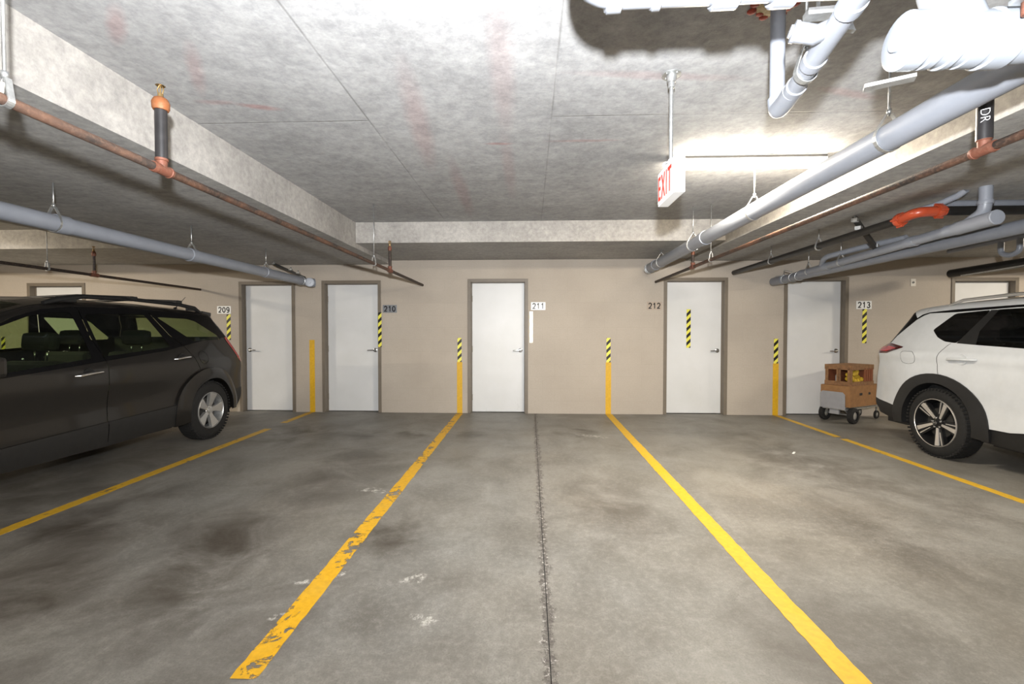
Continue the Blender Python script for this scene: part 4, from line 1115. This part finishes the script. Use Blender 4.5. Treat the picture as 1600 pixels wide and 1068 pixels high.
B = dict(xc=-4.868, yrear=6.27, near=1, length=4.89, round=.07, smooth=1,
    label='dark charcoal SUV with roof rails and silver five-spoke wheels parked on the left',
    outline=[(.14, .30, 'bumper'), (.03, .42, 'bumper'), (.0, .56, 'body'), (.025, .80, 'body'), (.045, .95, 'lamp'), (.10, 1.06, 'lamp'), (.165, 1.22, 'rglass'), (.27, 1.42, 'rglass'), (.335, 1.515, 'body'), (.315, 1.56, 'body'), (.40, 1.585, 'body'),
             (.7, 1.60, 'body'), (1.2, 1.618, 'body'), (1.8, 1.622, 'body'), (2.25, 1.61, 'body'), (2.54, 1.565, 'fglass'), (2.78, 1.49, 'fglass'), (3.20, 1.30, 'fglass'), (3.68, 1.07, 'body'), (4.2, 1.00, 'body'), (4.6, .90, 'body'), (4.80, .78, 'grille'), (4.87, .62, 'bumper'), (4.89, .45, 'bumper'), (4.84, .30, 'bumper'), (4.74, .22, 'bumper')],
    bottom=bott, arches=[(rc, .36, wr), (fc, .36, wr)], w=w_black,
    regions=[('lamp', lamp_s), ('gap', buffer_line(seamr, .008)), ('gap', buffer_line(seamb, .008)), ('gap', buffer_line(seamf, .008)), ('fuelcap', fuel_in), ('gap', fuel),
             ('qglass', q_win), ('rwin', r_win), ('fwin', f_win), ('dlo', dlo), ('lamp', lamp_s), ('bumper', bump_s), ('sill', sill), ('door_r', door_r), ('door_f', door_f)],
    offs={'gap': -.006, 'sill': .012, 'dlo': .001, 'lamp': .004},
    crown=lambda s, z, t: {'bumper': .10, 'lamp': .10, 'rglass': .09, 'grille': .12}.get(t, .055 if 1.5 < z else .10),
    captag=lambda t, j, n, z: {'rglass': 'rglass' if 1 < j < n - 2 else 'dlo', 'fglass': 'fglass' if 0 < j < n - 1 else 'body', 'bumper': 'bumper', 'grille': 'grille' if 2 < j < n - 3 else 'headlamp', 'lamp': 'lamp' if (j < 4 or j > n - 5) else 'body'}.get(t, 'body'),
    names={'body': ('body_side', 'bpaint', None), 'gap': ('panel_gap', 'plastic', None), 'fuelcap': ('fuel_door', 'bpaint', None), 'qglass': ('quarter_window', 'bglass', None), 'rwin': ('rear_door_window', 'bglass', None), 'fwin': ('front_door_window', 'bglass', None),
           'dlo': ('window_surround', 'glossblack', None), 'lamp': ('tail_lamp', 'taillamp', None), 'bumper': ('bumper_side', 'plastic', None), 'sill': ('sill_cladding', 'plastic_g', None), 'door_r': ('rear_door', 'bpaint', None), 'door_f': ('front_door', 'bpaint', None),
           'cap_body': ('roof_and_tailgate', 'bpaint', None), 'cap_rglass': ('rear_window', 'bglass', None), 'cap_dlo': ('rear_window_trim', 'glossblack', None), 'cap_fglass': ('windscreen', 'bglass', None), 'cap_bumper': ('bumper', 'plastic', None),
           'cap_grille': ('grille', 'plastic_g', None), 'cap_headlamp': ('headlamp', 'headlamp', None), 'cap_lamp': ('tail_lamp', 'taillamp', None)},
    flares=[], flare_t=.042)
def flare_pair(cs, czi, ri, co, czo, ro, a0, a1, n=26, rxo=None, rxi=None):
    return circle_arc(co, czo, ro, a0, a1, n, rxo), circle_arc(cs, czi, ri, a0, a1, n, rxi)
po, pi_ = flare_pair(rc, .36, .40, .79, .36, .535, 185, -10, rxo=.56); B['flares'].append((po, pi_, 'bpaint'))
po, pi_ = flare_pair(fc, .36, .40, 3.64, .36, .53, 185, -5, rxo=.55); B['flares'].append((po, pi_, 'bpaint'))
carB, wB, wfB, oB = build_car(B)
for s_, a_ in ((rc, 0), (fc, 20)):
    wheel(carB, (B['xc'] + .892, B['yrear'] - s_, .359), 1, .36, .222, .215, 'wide', 75 + a_)
    wheel(carB, (B['xc'] - .892, B['yrear'] - s_, .359), -1, .36, .222, .215, 'wide', 75)
def handle(parent, world, wf, side, s, z, half, mat, parname, tilt=.0, t=.030):
    w0 = wf(s, z)
    pts = [world(side, s - half, z + tilt, w0 - .002), world(side, s - half + .02, z + tilt * .9, w0 + t * .8), world(side, s, z + .004, w0 + t), world(side, s + half - .02, z - tilt * .9, w0 + t * .8), world(side, s + half, z - tilt, w0 - .002)]
    h = MB().tube(pts, [.010, .013, .015, .013, .010], 10).build('door_handle', M[mat], parent)
    MB().lathe(world(side, s, z, w0 - .004), (side, 0, 0), [(0, .0), (.006, .048), (.007, .052), (0, .054)], 20).build('handle_recess', M[parname], parent)
for side, k in ((1, '|N'), (-1, '|F')):
    handle(oB['door_f' + k], wB, wfB, side, 2.335, .957, .125, 'chrome', 'plastic', .010)
    handle(oB['door_r' + k], wB, wfB, side, 1.215, 1.036, .115, 'chrome', 'plastic', .008)
    # roof rail, open underneath
    XcB = B['xc']
    ry = lambda s: B['yrear'] - s
    MB().tube([(XcB + side * .585, ry(.50), 1.575), (XcB + side * .585, ry(.62), 1.635), (XcB + side * .58, ry(.85), 1.665), (XcB + side * .575, ry(1.5), 1.685), (XcB + side * .575, ry(2.05), 1.675), (XcB + side * .58, ry(2.30), 1.63), (XcB + side * .58, ry(2.42), 1.59)], [.018, .026, .022, .020, .022, .028, .018], 12).build('roof_rail', M['plastic'], carB)
    MB().box((XcB + side * .58, ry(.66), 1.625), (.035, .16, .05)).box((XcB + side * .58, ry(2.22), 1.635), (.035, .18, .05)).build('rail_foot', M['plastic'], carB, bevel=.01)
    # door mirror
    MB().box((XcB + side * 1.0, ry(3.18), 1.08), (.22, .09, .15)).build('door_mirror', M['bpaint'], carB, bevel=.03)
for s_ in (.92, 1.55):
    MB().tube([(B['xc'] - .62, B['yrear'] - s_, 1.70), (B['xc'], B['yrear'] - s_, 1.725), (B['xc'] + .62, B['yrear'] - s_, 1.70)], .016, 10).box((B['xc'] + .60, B['yrear'] - s_, 1.695), (.06, .09, .035)).box((B['xc'] - .60, B['yrear'] - s_, 1.695), (.06, .09, .035)).build('roof_crossbar', M['plastic'], carB)
MB().tube([(B['xc'] + .42, B['yrear'] - .72, 1.63), (B['xc'] + .42, B['yrear'] - .55, 1.78)], [.005, .003], 8).lathe((B['xc'] + .42, B['yrear'] - .72, 1.625), (0, 0, 1), [(0, .025), (.015, .015), (.02, 0)], 12).build('antenna', M['plastic'], carB)
MB().box((B['xc'], B['yrear'] - .37, 1.572), (1.14, .17, .055), M=Matrix.Rotation(-.10, 3, 'X')).build('rear_spoiler', M['bpaint'], carB, bevel=.01)
for x_ in (-.37, .37):
    seat(carB, B['xc'] + x_, B['yrear'] - 2.34, .62, zhead=1.245)
    seat(carB, B['xc'] + x_, B['yrear'] - 1.32, .66, zhead=1.27)
MB().box((B['xc'], B['yrear'] - 3.30, .80), (1.5, .45, .45)).build('dashboard', M['seat'], carB, bevel=.05)
MB().torus((B['xc'] - .37, B['yrear'] - 2.95, .98), (0, -1, .35), .18, .015).build('steering_wheel', M['seat'], carB)
MB().span((B['xc'] - .70, B['yrear'] - .38, .47), (B['xc'] + .70, B['yrear'] - .34, 1.27)).build('tailgate_trim', M['seat'], carB)
MB().span((B['xc'] - .72, B['yrear'] - 1.2, .47), (B['xc'] + .72, B['yrear'] - .35, .75)).build('cargo_floor', M['seat'], carB)

# ---- white SUV on the right
def w_white(s, z):
    zb = 1.05
    w = .905 if z < zb else .905 - .27 * ((z - zb) / .55) ** 1.10
    if z < .45: w -= .03 * ((.45 - z) / .25) ** 1.5
    w += .016 * math.exp(-((z - 1.10) / .045) ** 2) - .006 * math.exp(-((z - .98) / .05) ** 2) - .012 * math.exp(-((z - .62) / .14) ** 2)
    if s < .95: w -= .125 * ((.95 - s) / .95) ** 2.2
    if s > 3.7: w -= .16 * ((s - 3.7) / .95) ** 2.2
    return w
rc2, fc2 = 1.035, 3.74; wr2 = .43
arc_r2 = circle_arc(rc2, .365, wr2, 172, 8, 16); arc_f2 = circle_arc(fc2, .365, wr2, 172, 8, 16)
bott2 = [(4.50, .22), (4.30, .24), (fc2 + wr2 + .02, .30)] + arc_f2[::-1] + [(fc2 - wr2 - .02, .30), (2.4, .26), (rc2 + wr2 + .05, .28)] + arc_r2[::-1] + [(rc2 - wr2 - .02, .30), (.34, .31), (.10, .345)]
qw = smooth_poly([(.835, 1.355), (1.00, 1.530), (1.36, 1.552), (1.19, 1.218), (1.05, 1.232), (.94, 1.275)], .025)
pil = [(1.36, 1.552), (1.19, 1.218), (1.40, 1.206), (1.365, 1.34), (1.44, 1.552)]
rw = [(1.44, 1.553), (1.365, 1.34), (1.40, 1.206), (2.20, 1.172), (2.22, 1.566)]
fw2 = smooth_poly([(2.27, 1.566), (2.26, 1.168), (3.42, 1.115), (3.30, 1.20), (2.98, 1.42), (2.78, 1.505), (2.60, 1.55)], .02)
strip = [(.50, 1.485), (.57, 1.535), (.66, 1.558), (1.0, 1.576), (1.6, 1.590), (2.2, 1.590), (2.62, 1.570), (2.60, 1.555), (2.2, 1.568), (1.6, 1.566), (1.0, 1.545), (.67, 1.545), (.60, 1.523), (.52, 1.475)]
sideglass = [(.17, 1.20), (.275, 1.205), (.33, 1.285), (.53, 1.485), (.42, 1.565), (.30, 1.57), (.18, 1.3)]
lampw = [(-.1, 1.065), (.10, 1.07), (.31, 1.078), (.53, 1.150), (.535, 1.162), (.30, 1.197), (.10, 1.200), (-.1, 1.17)]
lampr = [(.08, 1.10), (.30, 1.10), (.44, 1.145), (.30, 1.165), (.08, 1.15)]
bumpw = [(-.1, .20), (.60, .20), (.46, .46), (.34, .475), (.16, .49), (-.1, .53)]
seam_w = [(1.068, .885), (1.055, .95), (1.05, 1.02), (1.058, 1.08), (1.075, 1.14), (1.105, 1.19), (1.13, 1.215)]
seam_w2 = [(2.24, .43), (2.24, .9), (2.23, 1.165)]
seam_w3 = [(3.12, .43), (3.15, .8), (3.32, 1.09)]
seam_r = [(.605, 1.545), (.615, 1.58), (.62, 1.625)]
fuelw = smooth_poly([(.55, 1.115), (.56, .985), (.66, .965), (.76, .985), (.78, 1.06), (.73, 1.115)], .05)
fuelw_i = [(.66 + (p[0] - .66) * .96, 1.04 + (p[1] - 1.04) * .955) for p in fuelw]
sillw = [(1.35, .20), (1.35, .415), (1.80, .425), (2.0, .46), (3.0, .46), (3.4, .42), (3.4, .20)]
door_rw = [(1.35, .43), (1.35, .75), (1.068, .885), (1.055, .95), (1.05, 1.02), (1.058, 1.08), (1.075, 1.14), (1.105, 1.19), (1.13, 1.215), (1.40, 1.206), (2.23, 1.170), (2.24, .43)]
door_fw = [(2.24, .43), (2.23, 1.170), (3.36, 1.112), (3.15, .8), (3.12, .43)]
W = dict(xc=5.215, yrear=6.045, near=-1, length=4.65, round=.085, smooth=1,
    label='white SUV with dark privacy glass and black wheel arch trim parked on the right',
    outline=[(.10, .345, 'bumper'), (.02, .40, 'bumper'), (-.005, .50, 'body'), (.0, .62, 'body'), (.025, .76, 'body'), (.055, .86, 'body'), (.085, .96, 'body'), (.065, 1.065, 'lamp'), (.10, 1.175, 'body'), (.205, 1.205, 'rglass'), (.36, 1.53, 'body'), (.345, 1.57, 'body'), (.41, 1.61, 'body'),
             (.62, 1.628, 'body'), (.9, 1.640, 'body'), (1.5, 1.652, 'body'), (2.2, 1.645, 'body'), (2.62, 1.61, 'fglass'), (2.86, 1.53, 'fglass'), (3.20, 1.36, 'fglass'), (3.62, 1.12, 'body'), (4.1, 1.04, 'body'), (4.45, .93, 'body'), (4.58, .80, 'grille'), (4.64, .62, 'bumper'), (4.65, .45, 'bumper'), (4.60, .30, 'bumper'), (4.50, .22, 'bumper')],
    bottom=bott2, arches=[(rc2, .365, wr2), (fc2, .365, wr2)], w=w_white,
    regions=[('gap', buffer_line(seam_w, .006)), ('gap', buffer_line(seam_w2, .007)), ('gap', buffer_line(seam_w3, .007)), ('gap', buffer_line(seam_r, .005)), ('fuelcap', fuelw_i), ('gap', fuelw),
             ('qglass', qw), ('rwin', rw), ('fwin', fw2), ('pillar', pil), ('strip', strip), ('strip', sideglass), ('lampr', lampr), ('lamp', lampw), ('bumper', bumpw), ('sill', sillw), ('door_r', door_rw), ('door_f', door_fw)],
    offs={'gap': -.005, 'lamp': .006, 'lampr': .008, 'sill': -.015, 'strip': .0015},
    crown=lambda s, z, t: {'bumper': .12, 'lamp': .10, 'rglass': .10, 'grille': .12}.get(t, .055 if 1.5 < z else .11),
    captag=lambda t, j, n, z: {'rglass': 'rglass', 'fglass': 'fglass' if 0 < j < n - 1 else 'body', 'bumper': 'bumper', 'grille': 'grille' if 2 < j < n - 3 else 'headlamp', 'lamp': 'lamp' if (j < 5 or j > n - 6) else 'body'}.get(t, 'body'),
    names={'body': ('body_side', 'wpaint', None), 'gap': ('panel_gap', 'plastic_g', None), 'fuelcap': ('fuel_door', 'wpaint', None), 'qglass': ('quarter_window', 'pglass', None), 'rwin': ('rear_door_window', 'pglass', None), 'fwin': ('front_door_window', 'pglass', None),
           'pillar': ('window_pillar', 'plastic_g', None), 'strip': ('window_trim', 'glossblack', None), 'lampr': ('lamp_reflector', 'taillamp', 'lamp'), 'lamp': ('tail_lamp', 'lampdark', None), 'bumper': ('bumper_side', 'plastic', None), 'sill': ('sill_cladding', 'plastic', None), 'door_r': ('rear_door', 'wpaint', None), 'door_f': ('front_door', 'wpaint', None),
           'cap_body': ('roof_and_tailgate', 'wpaint', None), 'cap_rglass': ('rear_window', 'pglass', None), 'cap_fglass': ('windscreen', 'pglass', None), 'cap_bumper': ('bumper', 'plastic', None),
           'cap_grille': ('grille', 'plastic_g', None), 'cap_headlamp': ('headlamp', 'headlamp', None), 'cap_lamp': ('tail_lamp', 'lampdark', None)},
    flares=[], flare_t=.022)
for c_ in (rc2, fc2):
    po, pi_ = flare_pair(c_, .365, .425, c_ - .005, .365, .525, 190, -8, rxo=.59); W['flares'].append((po, pi_, 'plastic_g'))
carW, wW, wfW, oW = build_car(W)
for s_, a_ in ((rc2, 0), (fc2, 30)):
    spec_twin_sign = -1
    wheel(carW, (W['xc'] - .905, W['yrear'] - s_, .366), -1, .367, .252, .225, 'twin', 192 + a_)
    spec_twin_sign = 1
    wheel(carW, (W['xc'] + .905, W['yrear'] - s_, .366), 1, .367, .252, .225, 'twin', 0)
for side, k in ((-1, '|N'), (1, '|F')):
    handle(oW['door_r' + k], wW, wfW, side, 1.335, 1.058, .150, 'wpaint', 'wpaint', -.004, .034)
    handle(oW['door_f' + k], wW, wfW, side, 2.45, 1.05, .150, 'wpaint', 'wpaint', -.004, .034)
    ry = lambda s: W['yrear'] - s
    MB().tube([(W['xc'] + side * .60, ry(.84), 1.625), (W['xc'] + side * .595, ry(1.0), 1.672), (W['xc'] + side * .585, ry(1.5), 1.695), (W['xc'] + side * .585, ry(2.1), 1.69), (W['xc'] + side * .59, ry(2.5), 1.655), (W['xc'] + side * .60, ry(2.62), 1.60)], [.012, .016, .017, .017, .016, .012], 10).build('roof_rail', M['alloy'], carW)
    MB().box((W['xc'] + side * 1.0, ry(3.22), 1.15), (.22, .09, .15)).build('door_mirror', M['wpaint'], carW, bevel=.03)
for x_ in (-.37, .37):
    seat(carW, W['xc'] + x_, W['yrear'] - 2.42, .66, zhead=1.28)
    seat(carW, W['xc'] + x_, W['yrear'] - 1.42, .70, zhead=1.30)
MB().box((W['xc'], W['yrear'] - 3.25, .85), (1.5, .45, .45)).build('dashboard', M['seat'], carW, bevel=.05)
MB().torus((W['xc'] - .37, W['yrear'] - 2.98, 1.0), (0, -1, .35), .18, .015).build('steering_wheel', M['seat'], carW)
MB().span((W['xc'] - .70, W['yrear'] - .38, .47), (W['xc'] + .70, W['yrear'] - .34, 1.18)).build('tailgate_trim', M['seat'], carW)
MB().span((W['xc'] - .72, W['yrear'] - 1.3, .47), (W['xc'] + .72, W['yrear'] - .40, .80)).build('cargo_floor', M['seat'], carW)

# ------------------------------------------------------------------ cart with boxes
w1 = Vector((4.505, 7.10, 0)); w2 = Vector((4.675, 6.76, 0)); 
axd = (w2 - w1).normalized(); ld = Vector((-axd.y, axd.x, 0)) 
ld = Vector((.885, .465, 0)).normalized(); axd = Vector((ld.y, -ld.x, 0))
mid = (w1 + w2) / 2
RZ = math.atan2(ld.y, ld.x)
CR = Matrix.Rotation(RZ, 3, 'Z')
def cl(u, v, z): return mid + ld * u + axd * v + Vector((0, 0, z))
tC = empty('hand_cart', mid, 'grey folding hand cart with black rubber wheels in front of door 213', 'cart')
def cart_wheel(c, ax, R, wd):
    w = MB().lathe(c, ax, [(-wd / 2, R * .55), (-wd / 2, R * .80), (-wd * .35, R * .96), (0, R), (wd * .35, R * .96), (wd / 2, R * .80), (wd / 2, R * .55)], 26).build('wheel', M['rubber'], tC)
    MB().lathe(c, ax, [(-wd * .40, 0), (-wd * .40, R * .2), (-wd * .25, R * .56), (wd * .25, R * .56), (wd * .40, R * .2), (wd * .45, 0)], 20).build('wheel_hub', M['galv'], w)
cart_wheel(cl(0, -.195, .118), axd, .118, .075); cart_wheel(cl(0, .195, .118), axd, .118, .075)
MB().cyl(cl(0, -.2, .118), cl(0, .2, .118), .011, 10).build('axle', M['galv'], tC)
cart_wheel(cl(.76, .12, .068), axd, .066, .03); cart_wheel(cl(.76, -.12, .068), axd, .066, .03)
fr = MB()
for v in (-.15, .15): fr.bar(cl(-.12, v, .205), cl(.80, v, .205), .022, .022); fr.bar(cl(0, v, .118), cl(-.08, v * .8, .205), .018, .018); fr.bar(cl(.76, v * .8, .07), cl(.76, v * .8, .21), .02, .02)
fr.bar(cl(-.12, -.15, .205), cl(-.12, .15, .205), .02, .02); fr.bar(cl(.80, -.15, .205), cl(.80, .15, .205), .02, .02)
fr.build('frame', M['galv'], tC)
pf = [(-.17, -.125), (.17, -.125), (.17, .09), (.14, .125), (-.14, .125), (-.17, .09)]
MB().prism(pf, 0, .008, lambda u, v, d: cl(-.150 - d - .04 * (v + .125), u, .335 + v)).build('toe_plate', M['cartgrey'], tC, bevel=.002)
MB().box(cl(-.10, 0, .16), (.03, .13, .07), M=CR).build('bracket', M['cartgrey'], tC)
MB().box(cl(.34, 0, .229), (.86, .30, .024), M=CR).build('deck', M['galv'], tC)
def open_box(c, sx, sy, sz, mat, name, label, cat, th=.006, flaps=True, mat2=None):
    t = empty(name, c, label, cat)
    c = Vector(c)
    def q(u, v, z): return c + ld * u + axd * v + Vector((0, 0, z))
    for nm, uv, dm, m in (('panel', (-sx / 2 + th / 2, 0, sz / 2), (th, sy, sz), mat), ('panel', (sx / 2 - th / 2, 0, sz / 2), (th, sy, sz), mat),
                   ('panel', (0, -sy / 2 + th / 2, sz / 2), (sx - 2 * th, th, sz), mat), ('panel', (0, sy / 2 - th / 2, sz / 2), (sx - 2 * th, th, sz), mat2 or mat), ('base', (0, 0, th / 2), (sx - 2 * th, sy - 2 * th, th), mat)):
        MB().box(q(*uv), dm, M=CR).build(nm, M[m], t)
    return t, q
bx, qb = open_box(cl(.30, 0, .2425), .80, .40, .30, 'card', 'cardboard_box', 'large brown cardboard box lying on the hand cart', 'box', mat2='card')
# closed flaps and dark hand holes
MB().box(qb(0, 0, .3005), (.79, .39, .006), M=CR).build('flap', M['card'], bx)
for u, v, dx, dy in ((-.12, .2005, .07, .002), (.10, .2005, .05, .002)):
    MB().box(qb(u, v, .18), (dx, dy, .035), M=CR).build('hand_hole', M['ink'], bx)
# upper wooden crate built of slats, open front windows
cr = empty('wooden_crate', qb(-.05, 0, .304), 'reddish-brown slatted crate with yellow net bag, stacked on the cardboard box', 'crate')
c0 = qb(-.05, .0, .304)
def qc(u, v, z): return c0 + ld * u + axd * v + Vector((0, 0, z))
SX, SY, SZ = .56, .36, .30
for su in (-1, 1):
    for sv in (-1, 1): MB().box(qc(su * (SX / 2 - .015), sv * (SY / 2 - .015), SZ / 2), (.03, .03, SZ), M=CR).build('corner_post', M['cratewood'], cr)
for z0, hh in ((.03, .06), (.265, .07)):
    for su in (-1, 1): MB().box(qc(su * (SX / 2 + .004), 0, z0), (.010, SY, hh), M=CR).build('slat', M['cratewood'], cr)
    for sv in (-1, 1): MB().box(qc(0, sv * (SY / 2 + .004), z0), (SX, .010, hh), M=CR).build('slat', M['cratewood'], cr)
for v in (-.15, .0, .02, .15): MB().box(qc(-SX / 2 - .004, v, .15), (.010, .035, .20), M=CR).build('slat', M['cratewood'], cr)
for k in range(4): MB().box(qc(.05 + .06 * k, SY / 2 + .004, .15), (.040, .010, .20), M=CR).build('slat', M['card_d'], cr)
MB().box(qc(.02, -SY / 2 + .02, .15), (SX - .06, .008, .28), M=CR).box(qc(SX / 2 - .02, 0, .15), (.008, SY - .04, .28), M=CR).box(qc(0, 0, .006), (SX - .02, SY - .02, .012), M=CR).build('back_board', M['card_d'], cr)
MB().box(qc(.02, 0, .296), (SX - .05, SY - .03, .008), M=CR).build('lid', M['card'], cr)
b = MB()
for k in range(26):
    b.ball(qc(-.20 + random.uniform(0, .30), .03 + random.uniform(0, .09), .052 + random.uniform(0, .16)), random.uniform(.028, .038), (1, 1, 1), 8)
tag(b.build('net_bag', M['mesh_y'], None, qc(-.1, .08, .012)), 'yellow net bag seen through the crate slats', 'bag')
tb = MB().lathe(qc(-.22, -.04, .013), (0, 0, 1), [(0, 0), (0, .028), (.12, .028), (.15, .012), (.18, .011), (.18, 0)], 16).build('bottle', M['galv'], None, qc(-.22, -.04, .013))
tag(tb, 'small pale bottle standing inside the crate behind its left opening', 'bottle')
